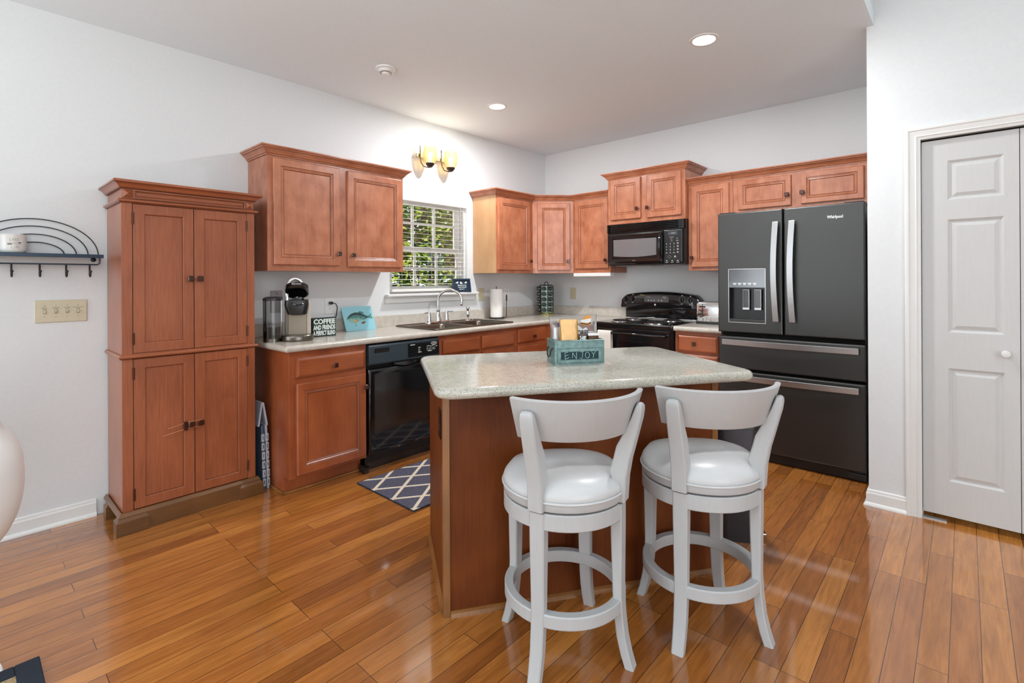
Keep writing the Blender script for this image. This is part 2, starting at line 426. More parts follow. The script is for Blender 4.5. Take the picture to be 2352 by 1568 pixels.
M['toe'] = plain('dark_toe_kick', lin(52, 26, 14), 0.6, noise=0.2)
M['knob'] = plain('dark_bronze_knob', lin(70, 34, 20), 0.25, 0.3, coat=0.5, noise=0.1)
M['hinge'] = plain('bronze_hinge', lin(96, 56, 36), 0.35, 0.6, noise=0.1)
M['gapblack'] = plain('shadow_gap', (0.004, 0.003, 0.003), 0.9, noise=0.1)
M['counter'] = speckle('speckled_counter', lin(206, 199, 188), lin(110, 98, 86), lin(170, 150, 128), lin(216, 211, 202), scale=360, rough=0.16)
M['icounter'] = speckle('speckled_island_top', lin(194, 191, 179), lin(62, 62, 60), lin(146, 132, 110), lin(210, 211, 202), scale=400, rough=0.1, th=0.46)
M['blk'] = plain('gloss_black', (0.006, 0.006, 0.007), 0.1, 0, coat=0.3, noise=0.1)
M['blk2'] = plain('satin_black', (0.012, 0.012, 0.013), 0.32, noise=0.1)
M['dwpanel'] = plain('blue_black_panel', lin(50, 64, 72), 0.3, noise=0.1, bump=0.08, nscale=400)
M['blkglass'] = plain('oven_glass', (0.004, 0.004, 0.005), 0.04, coat=0.5, noise=0.05)
M['mwglass'] = plain('microwave_window', lin(136, 140, 144), 0.12, 0.35, coat=0.6, noise=0.15, nscale=300)
M['slate'] = brushed('dark_slate_steel', lin(82, 82, 81), 0.43, (30, 30, 0.6))
M['steel'] = brushed('brushed_steel', lin(200, 202, 204), 0.33, (30, 30, 0.6))
M['steelh'] = brushed('brushed_steel_cross', lin(200, 202, 204), 0.33, (0.6, 30, 30))
M['dchrome'] = plain('dark_chrome', (0.12, 0.12, 0.125), 0.12, 1.0, noise=0.02)
M['chrome'] = plain('chrome', (0.8, 0.8, 0.81), 0.08, 1.0, noise=0.02)
M['sink'] = brushed('sink_steel', lin(118, 110, 100), 0.28, (20, 0.6, 20))
M['stool'] = plain('white_stool_paint', lin(188, 189, 190), 0.38, noise=0.04, nscale=14, stretch=(6, 6, 0.6))
M['vinyl'] = plain('pale_grey_vinyl', lin(208, 209, 210), 0.34, noise=0.04, bump=0.12, nscale=260)
M['whitep'] = plain('white_plastic', lin(234, 234, 232), 0.3, noise=0.02)
M['shell'] = plain('white_shell_plastic', lin(238, 238, 236), 0.3, noise=0.02)
M['ivory'] = plain('ivory_plate', lin(208, 198, 170), 0.32, noise=0.05)
M['ivoryd'] = plain('ivory_shadow', lin(120, 112, 92), 0.5, noise=0.05)
M['iron'] = plain('black_iron', lin(40, 40, 42), 0.45, 0.4, noise=0.1)
M['shelfm'] = plain('blue_black_metal', lin(42, 56, 72), 0.3, 0.5, noise=0.1)
M['mug'] = plain('white_glaze', lin(232, 231, 228), 0.18, coat=0.4, noise=0.02)
M['greyink'] = plain('grey_print', lin(168, 166, 162), 0.6, noise=0.05)
M['darkink'] = plain('dark_print', lin(64, 58, 54), 0.6, noise=0.05)
M['whiteink'] = plain('white_print', lin(228, 238, 232), 0.6, noise=0.04)
M['signgreen'] = plain('dark_green_sign', lin(26, 44, 38), 0.6, noise=0.15)
M['navy'] = plain('navy_frame', lin(36, 56, 76), 0.4, noise=0.1)
M['glass'] = glass('window_glass', (1, 1, 1), 0.0)
M['tank'] = glass('smoky_tank', (0.84, 0.85, 0.86), 0.0, 0.12)
M['tankwater'] = glass('tank_water', (0.6, 0.6, 0.58), 0.0, 0.05)
M['sinkdk'] = brushed('dark_brushed_metal', lin(112, 106, 98), 0.28, (20, 20, 0.6))
M['clear'] = glass('clear_bag', (0.94, 0.95, 0.95), 0.06, 0.12, milky=0.12)
M['jarglass'] = glass('jar_glass', (0.55, 0.62, 0.52), 0.12, 0.05)
M['fishboard'] = plain('pale_blue_glass_board', lin(150, 212, 226), 0.06, coat=0.5, noise=0.08, nscale=6)
M['fishdk'] = plain('fish_speckled', lin(96, 176, 170), 0.5, noise=0.97, nscale=170)
M['fishback'] = plain('fish_dark_back', lin(26, 62, 66), 0.5, noise=0.5, nscale=120)
M['fishlt'] = plain('fish_belly', lin(150, 205, 190), 0.5, noise=0.5, nscale=120)
M['fishfin'] = plain('fish_fin', lin(120, 110, 80), 0.5, noise=0.7, nscale=90)
M['paper'] = plain('paper_towel', lin(240, 238, 234), 0.95, noise=0.03, bump=0.3, nscale=160)
M['galv'] = plain('galvanised_teal', lin(128, 158, 156), 0.4, 0.45, noise=0.45, nscale=45)
M['chalk'] = plain('chalkboard', lin(28, 66, 70), 0.8, noise=0.35, nscale=120)
M['chalkw'] = plain('chalk_white', lin(222, 244, 244), 0.9, noise=0.1)
M['goldbag'] = plain('gold_wrapper', lin(214, 160, 74), 0.22, 0.15, coat=0.5, noise=0.3, nscale=25)
M['brownw'] = plain('brown_wrapper', lin(66, 40, 36), 0.35, noise=0.2)
M['orange'] = plain('biscuit_orange', lin(232, 158, 66), 0.6, noise=0.15)
M['choc'] = plain('chocolate_brown', lin(84, 50, 26), 0.5, noise=0.15)
M['blue'] = plain('blue_print', lin(46, 96, 190), 0.5, noise=0.1)
M['marsh'] = plain('white_bag_print', lin(238, 238, 240), 0.5, noise=0.05)
M['lattice'] = lattice_mat()
M['jute'] = plain('jute_weave', lin(196, 170, 128), 0.95, noise=0.6, bump=0.6, nscale=180)
M['rugnavy'] = plain('navy_rug_border', lin(30, 42, 56), 0.9, noise=0.25, bump=0.5, nscale=200, stretch=(1, 6, 1))
M['can'] = plain('charcoal_bin', lin(66, 66, 72), 0.35, 0.5, noise=0.1)
M['ladder'] = plain('grey_blue_plastic', lin(176, 180, 190), 0.4, noise=0.06)
M['ladderb'] = plain('slate_blue_plastic', lin(84, 104, 124), 0.45, noise=0.3, nscale=60)
M['towel'] = plain('off_white_towel', lin(226, 220, 210), 0.95, noise=0.05, bump=0.5, nscale=220)
M['amber'] = glass('amber_glass', (1.0, 0.78, 0.46), -0.03, 0.05, milky=0.4, mcol=(0.95, 0.66, 0.34, 1))
M['bulb'] = plain('lit_bulb', (1, 0.9, 0.7), 0.5, emit=(1.0, 0.82, 0.5), es=9, noise=0.01)
M['bronze'] = plain('lamp_bronze', lin(70, 58, 50), 0.35, 0.7, noise=0.1)
M['nickel'] = plain('lamp_nickel', lin(150, 144, 140), 0.35, 0.8, noise=0.05)
M['lens'] = plain('recessed_lamp_lens', (1, 1, 1), 0.5, emit=(1, 0.98, 0.94), es=9, noise=0.01)
M['bark'] = plain('tree_bark', lin(64, 50, 40), 0.9, noise=0.6, bump=1.0, nscale=14, stretch=(3, 3, 0.5))
M['leafA'] = leaf_mat('leaf_bright', lin(104, 126, 40), lin(172, 188, 82))
M['leafB'] = leaf_mat('leaf_mid', lin(58, 96, 30), lin(120, 160, 60))
M['leafC'] = leaf_mat('leaf_dark', lin(30, 54, 22), lin(76, 112, 50))
M['ground'] = plain('leaf_litter_ground', lin(150, 134, 100), 0.95, noise=0.5, nscale=2.5)
M['screen'] = plain('dim_display', lin(70, 76, 80), 0.15, coat=0.4, noise=0.05)
M['silver'] = plain('silver_print', lin(214, 214, 214), 0.3, 0.6, noise=0.03)
M['champ'] = plain('champagne_plastic', lin(206, 198, 182), 0.3, 0.25, noise=0.04)
M['taupe'] = plain('taupe_plastic', lin(140, 128, 112), 0.35, 0.4, noise=0.05)
M['brass'] = plain('aged_brass', lin(186, 180, 120), 0.25, 0.9, noise=0.1)
M['jarlid'] = plain('green_grey_jar_lid', lin(84, 96, 86), 0.2, 0.6, noise=0.1)
M['spice'] = brushed('spice_rack_steel', lin(176, 196, 192), 0.22, (20, 20, 0.6))
M['cutter'] = plain('grey_metal_plate', lin(168, 166, 164), 0.4, 0.3, noise=0.05)
M['slat'] = plain('blind_slat', lin(236, 234, 228), 0.45, noise=0.02)
M['spoon'] = plain('white_spoon_rest', lin(226, 224, 218), 0.35, noise=0.03)
M['coil'] = plain('burner_coil', lin(56, 54, 54), 0.4, 0.6, noise=0.2)
M['dripchrome'] = plain('drip_pan_chrome', (0.5, 0.5, 0.5), 0.15, 1.0, noise=0.05)
M['teal'] = plain('teal_scrubber', lin(38, 130, 156), 0.7, noise=0.2)
M['cord'] = plain('clear_cord', lin(206, 140, 104), 0.3, noise=0.05)

# ------------------------------------------------------------------ the setting
HC = 2.738                      # kitchen ceiling height
WY0, WY1, WZ0, WZ1 = -2.13, -1.24, 1.185, 2.05
struct('floor', B((-0.12, 7.1, -9.1, 0.12, -0.06, 0.0)), M['floor'])
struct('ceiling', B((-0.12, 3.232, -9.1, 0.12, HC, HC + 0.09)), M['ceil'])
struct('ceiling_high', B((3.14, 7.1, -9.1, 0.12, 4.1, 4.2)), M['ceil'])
struct('wall_left', B((-0.12, 0, -9.1, WY0, 0, HC), (-0.12, 0, WY1, 0.12, 0, HC), (-0.12, 0, WY0, WY1, 0, WZ0), (-0.12, 0, WY0, WY1, WZ1, HC)), M['wall'])
struct('wall_back', B((0, 3.3, 0, 0.12, 0, HC)), M['wall'])
DX0, DX1, DZ = 3.437, 4.2, 2.046
struct('wall_right', B((3.199, 3.3, -1.08, 0, 0, HC), (3.3, DX0, -1.08, -0.96, 0, 4.1), (DX1, 7.0, -1.08, -0.96, 0, 4.1), (DX0, DX1, -1.08, -0.96, DZ, 4.1), (3.14, 3.232, -9.0, -1.08, HC + 0.09, 4.1), (3.199, 3.3, -1.08, 0, HC, 4.1)), M['wall'])
struct('wall_side', B((7.0, 7.1, -9.1, -0.96, 0, 4.1)), M['wall'])
struct('wall_rear', B((0, 7.0, -9.1, -9.0, 0, 4.1)), M['wall'])
struct('closet_dark_backing', B((3.3, 4.4, -0.5, -0.44, 0, 2.4)), M['gapblack'])  # black backing paints the closet's darkness behind the door gaps
BASE = [(0, 0), (0.024, 0), (0.023, 0.008), (0.017, 0.017), (0.012, 0.02), (0.012, 0.07), (0.009, 0.078), (0.008, 0.088), (0, 0.092)]
bm = bmesh.new(); sweep(bm, [(0, -9), (0, -4.068)], BASE); struct('baseboard_left', bm, M['trim'])
bm = bmesh.new(); sweep(bm, [(3.199, -0.86), (3.199, -1.08), (3.372, -1.08)], BASE); sweep(bm, [(4.262, -1.08), (7, -1.08)], BASE); struct('baseboard_right', bm, M['trim'])
# door casing
bm = bmesh.new(); rings = []
CAS = [(0.0, -1.072), (0.0, -1.088), (0.012, -1.092), (0.018, -1.096), (0.024, -1.093), (0.046, -1.098), (0.052, -1.102), (0.062, -1.102), (0.068, -1.096), (0.07, -1.081)]
for sx, z in ((-1, 0), (-1, 1), (1, 1), (1, 0)):
    x = DX0 if sx < 0 else DX1
    rings.append([(x + sx * o, y, (DZ + o) if z else 0.0) for o, y in CAS])
loft(bm, rings)
struct('trim_1', bm, M['trim'])
# bifold door
d1 = thing('door_1', None, None, (DX0, -1.062, 0)); d1['kind'] = 'structure'
def bifold_leaf(x0, x1, par):
    bm = bmesh.new()
    w = x1 - x0; z0, z1 = 0.034, 2.036
    pans = [(1.712, 1.92), (1.01, 1.608), (0.22, 0.82)]
    px0, px1 = x0 + 0.105, x1 - 0.055
    yb, yf = 0.034, 0.0
    # front face made of strips round the three moulded panels
    def quad(a, b, c, d): bm.faces.new([bm.verts.new(p) for p in (a, b, c, d)])
    zs = [z0]
    for a, b in reversed(pans): zs += [a, b]
    zs.append(z1)
    for i in range(0, len(zs) - 1):
        a, b = zs[i], zs[i + 1]
        if i % 2 == 0: quad((x0, yf, a), (x1, yf, a), (x1, yf, b), (x0, yf, b))
        else:
            quad((x0, yf, a), (px0, yf, a), (px0, yf, b), (x0, yf, b)); quad((px1, yf, a), (x1, yf, a), (x1, yf, b), (px1, yf, b))
            ringpanel(bm, px0, px1, a, b, [(0, yf), (0.004, yf + 0.003), (0.012, yf + 0.009), (0.018, yf + 0.009), (0.034, yf + 0.002), (0.036, yf + 0.0015)])
    quad((x0, yb, z0), (x0, yb, z1), (x1, yb, z1), (x1, yb, z0))
    quad((x0, yf, z0), (x0, yf, z1), (x0, yb, z1), (x0, yb, z0)); quad((x1, yf, z0), (x1, yb, z0), (x1, yb, z1), (x1, yf, z1))
    quad((x0, yf, z0), (x0, yb, z0), (x1, yb, z0), (x1, yf, z0)); quad((x0, yf, z1), (x1, yf, z1), (x1, yb, z1), (x0, yb, z1))
    bmesh.ops.remove_doubles(bm, verts=bm.verts, dist=1e-5)
    return obj('door_leaf', bm, M['door'], par)
lf = bifold_leaf(0.004, 0.3785, d1); bifold_leaf(0.3815, 0.757, d1)
bm = bmesh.new(); lathe(bm, [(0, 0), (0.009, 0.0), (0.008, 0.012), (0.016, 0.02), (0.019, 0.028), (0.016, 0.037), (0, 0.041)], 20)
obj('door_knob', bm, M['trim'], lf, smooth=True, loc=(0.327, 0, 0.917), rot=(pi / 2, 0, 0), label='small round white knob')
obj('track', B((0.0, 0.76, 0.005, 0.03, 2.038, 2.046)), M['gapblack'], d1)
obj('pivot_bracket', B((0.0, 0.1, -0.012, 0.02, 0.0, 0.006)), M['silver'], d1)

# window
w1 = thing('window_1', None, None, (0, WY0, 0), 90); w1['kind'] = 'structure'
WW = WY1 - WY0
obj('window_frame', B((0, 0.03, 0.03, 0.12, WZ0, WZ1), (WW - 0.03, WW, 0.03, 0.12, WZ0, WZ1), (0.03, WW - 0.03, 0.03, 0.12, WZ1 - 0.03, WZ1), (0.03, WW - 0.03, 0.03, 0.12, WZ0, WZ0 + 0.02)), M['trim'], w1)
def sash(y0, y1, za, zb, hz):
    xa, xb = 0.03, WW - 0.03; ga, gb = 0.06, WW - 0.085
    bx = [(xa, ga, y0, y1, za, zb), (gb, xb, y0, y1, za, zb), (ga, gb, y0, y1, za, za + 0.045), (ga, gb, y0, y1, zb - 0.045, zb)]
    for k in (1, 2):
        x = ga + (gb - ga) * k / 3; bx.append((x - 0.011, x + 0.011, y0 + 0.006, y1 - 0.006, za + 0.045, zb - 0.045))
    bx.append((ga, gb, y0 + 0.007, y1 - 0.007, hz - 0.011, hz + 0.011))
    s_ = obj('sash', B(*bx), M['trim'], w1)
    obj('pane', B((ga, gb, (y0 + y1) / 2 - 0.001, (y0 + y1) / 2 + 0.001, za + 0.045, zb - 0.045)), M['glass'], s_)
sash(0.08, 0.108, 1.56, 2.02, 1.815); sash(0.05, 0.078, 1.205, 1.6, 1.41)
obj('sash_lock', B((WW / 2 - 0.03, WW / 2 + 0.03, 0.04, 0.055, 1.59, 1.605)), M['silver'], w1)
bm = bmesh.new(); box(bm, -0.05, WW + 0.11, -0.055, 0.0, 1.163, 1.185); box(bm, 0.0, WW, 0.0, 0.05, 1.165, 1.185)
obj('window_sill', bm, M['trim'], w1, bevel=0.006, seg=3)
bm = bmesh.new(); sweep(bm, [(-0.035, 0.0), (-0.035, -0.0001), (WW + 0.07, -0.0001), (WW + 0.07, 0)], [(0, 1.107), (0.012, 1.107), (0.016, 1.112), (0.016, 1.15), (0.02, 1.163), (0, 1.163)])
obj('apron', bm, M['trim'], w1)

# blind
bl = thing('window_blind', 'open white horizontal slat blind hanging in the window above the sink', 'blind', (0, WY0, WZ1), 90)
obj('headrail', B((0.012, WW - 0.012, -0.014, 0.046, -0.052, -0.002)), M['slat'], bl, bevel=0.003)
bm = bmesh.new(); z = -0.085; zz = []
while z > -0.80:
    zz.append(z); z -= 0.041
for z in zz:
    loft(bm, [[(x, -0.004, z - 0.002), (x, 0.018, z + 0.0008), (x, 0.040, z + 0.0024), (x, 0.040, z + 0.001), (x, 0.018, z - 0.0006), (x, -0.004, z - 0.0034)] for x in (0.02, WW - 0.02)])
obj('slats', bm, M['slat'], bl)
bm = bmesh.new()
for x in (0.12, WW / 2, WW - 0.12):
    for y in (-0.009, 0.043): tube(bm, [(x, y, -0.05), (x, y, -0.82)], 0.0009, 5)
obj('ladder_cord', bm, M['whitep'], bl)
obj('bottom_rail', B((0.02, WW - 0.02, -0.008, 0.042, -0.848, -0.826)), M['slat'], bl, bevel=0.004)
bm = bmesh.new(); tube(bm, [(WW - 0.1, -0.02, -0.05), (WW - 0.09, -0.022, -0.4), (WW - 0.1, -0.02, -0.68)], 0.0012, 5); lathe(bm, [(0, -0.71), (0.006, -0.705), (0.003, -0.68), (0, -0.679)], 10, c=(WW - 0.1, -0.02))
obj('pull_cord', bm, M['whitep'], bl)

# ------------------------------------------------------------------ cabinet building blocks
def knob_mesh():
    bm = bmesh.new()
    lathe(bm, [(0.006, 0), (0.005, 0.012), (0, 0.0121)], 12)
    loft(bm, [rrect3(0.009, 0.004, 0.011), rrect3(0.0145, 0.005, 0.015), rrect3(0.0155, 0.005, 0.021), rrect3(0.0125, 0.004, 0.0255)])
    bmesh.ops.rotate(bm, verts=bm.verts, cent=(0, 0, 0), matrix=Matrix.Rotation(pi / 2, 3, 'X'))
    return bm
def rrect3(h, r, z): return [(x, y, z) for x, y in rrect(h, h, r, 3)]
_km = [None]
def knob(par, x, y, z, name='knob'):
    if _km[0] is None:
        o = obj(name, knob_mesh(), M['knob'], None, smooth=True); _km[0] = o.data
    else:
        o = bpy.data.objects.new(name, _km[0]); COL.objects.link(o)
    o.parent = par; o.location = (x, y, z); o['label'] = 'small square dark bronze knob'
    return o

def mark(bm, pairs, mi=1):
    """give the quads between ring k and k + 1 the second material (settled stain; painted shade on the pantry)"""
    for i, f_ in enumerate(bm.faces):
        if i // 4 in pairs: f_.material_index = mi

def door(par, x0, x1, z0, z1, yb, t=0.02, fr=0.055, mat=None, kn=None, name='door'):
    """overlay door with mitred frame, bead and flat panel; front at yb - t"""
    yf = yb - t; bm = bmesh.new()
    ringpanel(bm, x0, x1, z0, z1, [(0, yf + 0.004), (0.002, yf + 0.0012), (0.006, yf), (fr - 0.008, yf), (fr - 0.004, yf + 0.0025), (fr, yf + 0.0015), (fr + 0.005, yf + 0.0055), (fr + 0.010, yf + 0.0045), (fr + 0.015, yf + 0.0085)], back=yb)
    mark(bm, (4, 8))
    mm = mat or M['wood']
    o = obj(name, bm, [mm, M['glazeshade'] if mm is M['wooddk'] else M['glaze']], par)
    if kn: knob(o, kn[0], yf, kn[1])
    return o

def drawer(par, x0, x1, z0, z1, yb, t=0.02, mat=None, kn=None, name='drawer_front'):
    yf = yb - t; bm = bmesh.new()
    ringpanel(bm, x0, x1, z0, z1, [(0, yf + 0.009), (0.003, yf + 0.007), (0.012, yf + 0.001), (0.017, yf)], back=yb)
    o = obj(name, bm, mat or M['woodh'], par)
    if kn: knob(o, kn[0], yf, kn[1])
    return o

def crown_prof(zt, out=0.052, h=0.057):
    return [(0, zt - h), (0.007, zt - h), (0.009, zt - h + 0.008), (0.013, zt - h + 0.01), (0.02, zt - h + 0.022), (0.034, zt - h + 0.036), (0.040, zt - h + 0.038), (0.042, zt - 0.012), (out, zt - 0.009), (out, zt), (0, zt)]

# ------------------------------------------------------------------ pantry cupboard
py0 = -4.016
p = thing('pantry_cupboard', 'tall freestanding reddish brown pantry cupboard with four panelled doors standing against the left wall', 'cupboard', (0.014, py0, 0), 90)
pw, pd = 0.654, 0.366
bm = bmesh.new()
box(bm, 0, 0.018, -pd + 0.02, -0.004, 0.09, 1.72); box(bm, pw - 0.018, pw, -pd + 0.02, -0.004, 0.09, 1.72)
box(bm, 0.018, pw - 0.018, -0.012, -0.004, 0.09, 1.72); box(bm, 0.018, pw - 0.018, -pd + 0.03, -0.012, 1.70, 1.72); box(bm, 0.018, pw - 0.018, -pd + 0.03, -0.012, 0.09, 0.105)
obj('carcass', bm, M['wood2'], p)
obj('inside_shadow', B((0.02, pw - 0.02, -pd + 0.024, -pd + 0.028, 0.106, 1.70)), M['gapblack'], p)
for a, b in ((0, 0.0465), (0.6115, pw)): obj('face_stile', B((a, b, -pd, -pd + 0.02, 0.1, 1.722)), M['wood2'], p, bevel=0.0012)
for za_, zb_ in ((1.711, 1.722), (0.896, 0.9235)): obj('face_rail', B((0.0465, 0.6115, -pd, -pd + 0.02, za_, zb_)), M['wood2h'], p)
def pantry_door(x0, x1, z0, z1, kx, kz, hx):
    yf = -pd; fr = 0.052; bm = bmesh.new()
    ringpanel(bm, x0, x1, z0, z1, [(0, yf + 0.001), (0.001, yf), (fr - 0.004, yf), (fr, yf + 0.003), (fr + 0.002, yf + 0.009)], back=yf + 0.019)
    mark(bm, (4,))  # shadow line painted round the panel's inner edge
    o = obj('door', bm, [M['wood2'], M['glazeshade']], p)
    g = bmesh.new()
    for xx in (x0 + fr - 0.002, x1 - fr + 0.001):
        for a, b in ((z0 + 0.001, z0 + fr - 0.005), (z1 - fr + 0.005, z1 - 0.001)):
            box(g, xx, xx + 0.0009, yf - 0.0002, yf + 0.0004, a, b)
    obj('joint_groove', g, M['glazeshade'], o)
    knob(o, kx, yf, kz)
    for zc in ((z0 + 0.075), (z1 - 0.075)):
        h = bmesh.new()
        tube(h, [(hx, yf - 0.002, zc - 0.032), (hx, yf - 0.002, zc + 0.032)], 0.0042, 8); box(h, hx - 0.006, hx + 0.006, yf - 0.0015, yf + 0.001, zc - 0.03, zc + 0.03)
        obj('hinge', h, M['hinge'], o, smooth=True)
pantry_door(0.0495, 0.3275, 0.9255, 1.709, 0.3105, 1.316, 0.049); pantry_door(0.3315, 0.6095, 0.9255, 1.709, 0.356, 1.316, 0.610)
pantry_door(0.0495, 0.3275, 0.109, 0.894, 0.3105, 0.5005, 0.049); pantry_door(0.3315, 0.6095, 0.109, 0.894, 0.356, 0.5005, 0.610)
# waist moulding, frieze, cornice; steps coloured darker for contrast
bm = bmesh.new(); sweep(bm, [(0, -0.004), (0, -pd), (pw, -pd), (pw, -0.004)], [(0, 0.897), (0.008, 0.897), (0.013, 0.902), (0.015, 0.909), (0.012, 0.916), (0.007, 0.919), (0, 0.919)], dark=(0, 1))
obj('waist_moulding', bm, [M['wood2h'], M['glazeshade']], p)
bm = bmesh.new()
box(bm, 0.004, pw - 0.004, -pd + 0.004, -0.004, 1.72, 1.80)
sweep(bm, [(0, -0.004), (0, -pd), (pw, -pd), (pw, -0.004)], [(0, 1.712), (0.006, 1.712), (0.009, 1.716), (0.017, 1.72), (0.017, 1.727), (0.010, 1.731), (0, 1.735)], dark=(0, 1, 5))
_fq = len(bm.faces); ringpanel(bm, 0.052, pw - 0.052, 1.739, 1.783, [(0, -pd - 0.003), (0.006, -pd - 0.003), (0.008, -pd + 0.003), (0.012, -pd + 0.001), (0.014, -pd + 0.003)], back=-pd + 0.004)
for _i, _f2 in enumerate(list(bm.faces)[_fq:]):
    if _i // 4 in (0, 2, 4): _f2.material_index = 1
obj('frieze', bm, [M['wood2h'], M['glazeshade']], p)
for xa in (0.006, pw - 0.048):
    bm = bmesh.new(); c = bm.verts.new((xa + 0.021, -pd - 0.012, 1.761))
    q = [bm.verts.new(v) for v in ((xa, -pd + 0.004, 1.739), (xa + 0.042, -pd + 0.004, 1.739), (xa + 0.042, -pd + 0.004, 1.783), (xa, -pd + 0.004, 1.783))]
    for i in range(4): bm.faces.new((q[i], q[(i + 1) % 4], c))
    bm.faces.new(q[::-1])
    obj('diamond_boss', bm, M['wood2'], p)
bm = bmesh.new(); sweep(bm, [(0, -0.004), (0, -pd), (pw, -pd), (pw, -0.004)], [(-0.004, 1.787), (0.006, 1.787), (0.010, 1.791), (0.022, 1.806), (0.034, 1.813), (0.038, 1.816), (0.038, 1.824), (0.034, 1.829), (-0.004, 1.829)], dark=(0, 1, 4))
box(bm, 0, pw, -pd, -0.004, 1.8, 1.827)
obj('cornice', bm, [M['wood2h'], M['glazeshade']], p)
bm = bmesh.new()
sweep(bm, [(0, -0.004), (0, -pd), (pw, -pd), (pw, -0.004)], [(0, 0.092), (0.006, 0.107), (0.012, 0.104), (0.02, 0.092), (0.022, 0.088), (0, 0.086)])
box(bm, -0.018, pw + 0.018, -pd - 0.02, -pd + 0.01, 0, 0.09)
obj('plinth', bm, M['plinth'], p)
def foot(x0, x1, y0, y1):
    b = bmesh.new()
    R = lambda i, z: [(x0 + i, y0 + i, z), (x1 - i, y0 + i, z), (x1 - i, y1 - i, z), (x0 + i, y1 - i, z)]
    loft(b, [R(0.001, 0), R(0, 0.003), R(0, 0.067), R(0.003, 0.07), R(0.012, 0.083)])
    return obj('foot_block', b, M['plinth'], p)
foot(-0.032, 0.108, -pd - 0.034, -pd + 0.04); foot(pw - 0.098, pw + 0.034, -pd - 0.034, -pd + 0.04); foot(-0.03, 0.04, -0.12, -0.055)
# worn clear child lock cord round the lower knobs
lk = thing('cabinet_lock', 'thin clear child lock cord looped round the lower knobs of the tall pantry', 'cabinet lock', (0.014, py0, 0), 90)
kz = 0.5005
bm = bmesh.new()
tube(bm, [(0.20, -pd - 0.008, kz - 0.002), (0.28, -pd - 0.012, kz + 0.014), (0.33, -pd - 0.014, kz + 0.017), (0.352, -pd - 0.014, kz + 0.018), (0.372, -pd - 0.013, kz + 0.008), (0.372, -pd - 0.013, kz - 0.01), (0.355, -pd - 0.013, kz - 0.018), (0.30, -pd - 0.012, kz - 0.018), (0.25, -pd - 0.01, kz - 0.024), (0.175, -pd - 0.007, kz - 0.038)], 0.0014, 6)
obj('cord', bm, M['cord'], lk, smooth=True)
obj('slider', B((0.272, 0.292, -pd - 0.016, -pd - 0.001, kz - 0.028, kz + 0.02)), M['knob'], lk, bevel=0.002)

# ------------------------------------------------------------------ wall cabinets
def wall_cab(name, label, loc, rotz, w, z0, z1, depth, doors, crown=None, ctop=2.166, side_mats=(None, None), group=None, fr=0.055):
    c = thing(name, label, 'cabinet', (loc[0], loc[1], z0), rotz, group)
    h = z1 - z0; yb = -depth
    obj('carcass', B((0, w, -depth, -0.004, 0, h)), M['wood'], c, bevel=0.001)
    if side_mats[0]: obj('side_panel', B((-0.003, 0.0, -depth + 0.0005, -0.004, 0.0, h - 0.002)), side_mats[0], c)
    for d in doors:
        x0, x1, a, b, kx, kz = d
        door(c, x0, x1, a - z0, b - z0, yb, kn=(kx, kz - z0), fr=fr)
    if crown:
        bm = bmesh.new(); sweep(bm, crown, crown_prof(ctop - z0), dark=(0, 2, 5)); obj('crown_moulding', bm, [M['woodh'], M['glaze']], c)
        pts = [crown[0], crown[-1]]
    return c
ZB, ZT = 1.367, 2.112
wall_cab('wall_cabinet', 'large two door wall cabinet hung above the coffee maker, left of the window', (0, -3.258), 90, 1.04, ZB, ZT, 0.315,
         [(0.032, 0.489, 1.406, 2.094, 0.478, 1.489), (0.553, 1.016, 1.401, 2.088, 0.586, 1.484)], [(0, -0.004), (0, -0.315), (1.04, -0.315), (1.04, -0.004)])
wall_cab('wall_cabinet', 'single door wall cabinet just right of the window with a pale sunlit side', (0, -1.157), 90, 0.542, ZB, ZT, 0.315,
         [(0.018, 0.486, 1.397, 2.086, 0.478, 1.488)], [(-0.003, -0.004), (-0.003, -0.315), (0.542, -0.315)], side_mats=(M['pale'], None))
# corner cabinet with a diagonal front
c = thing('corner_wall_cabinet', 'diagonal fronted wall cabinet filling the corner above the spice rack', 'cabinet', (0, 0, ZB), 0)
bm = bmesh.new(); prism(bm, [(0.004, -0.004), (0.004, -0.613), (0.315, -0.613), (0.612, -0.317), (0.612, -0.004)], 0, ZT - ZB)
obj('carcass', bm, M['wood'], c)
ang = atan2(0.296, 0.297); dw = sqrt(0.297 ** 2 + 0.296 ** 2)
dr = door(c, 0.048, dw - 0.036, 1.397 - ZB, 2.084 - ZB, -0.0005, kn=(dw - 0.058, 1.488 - ZB))
dr.location = (0.315, -0.613, 0); dr.rotation_euler = (0, 0, ang)
bm = bmesh.new(); sweep(bm, [(0.315, -0.620), (0.315, -0.613), (0.612, -0.317), (0.618, -0.317)], crown_prof(ZT - ZB + 0.054), dark=(0, 2, 5)); obj('crown_moulding', bm, [M['woodh'], M['glaze']], c)
wall_cab('wall_cabinet', 'single door wall cabinet between the corner cabinet and the microwave', (0.612, 0), 0, 0.438, ZB, 2.108, 0.315,
         [(0.03, 0.422, 1.411, 2.092, 0.398, 1.489)], [(0, -0.317), (0.438, -0.317)], ctop=2.166)
wall_cab('wall_cabinet', 'tallest reaching two door wall cabinet directly above the black microwave', (1.06, 0), 0, 0.765, 1.822, 2.255, 0.37,
         [(0.033, 0.348, 1.862, 2.243, 0.318, 1.95), (0.413, 0.732, 1.858, 2.24, 0.422, 1.948)], [(0, -0.004), (0, -0.37), (0.765, -0.37), (0.765, -0.004)], ctop=2.31)
wall_cab('wall_cabinet', 'narrow single door wall cabinet between the microwave and the refrigerator', (1.829, 0), 0, 0.372, 1.372, 2.11, 0.315,
         [(0.034, 0.345, 1.401, 2.092, 0.04, 1.481)], [(0, -0.315), (0.372, -0.315)], ctop=2.168)
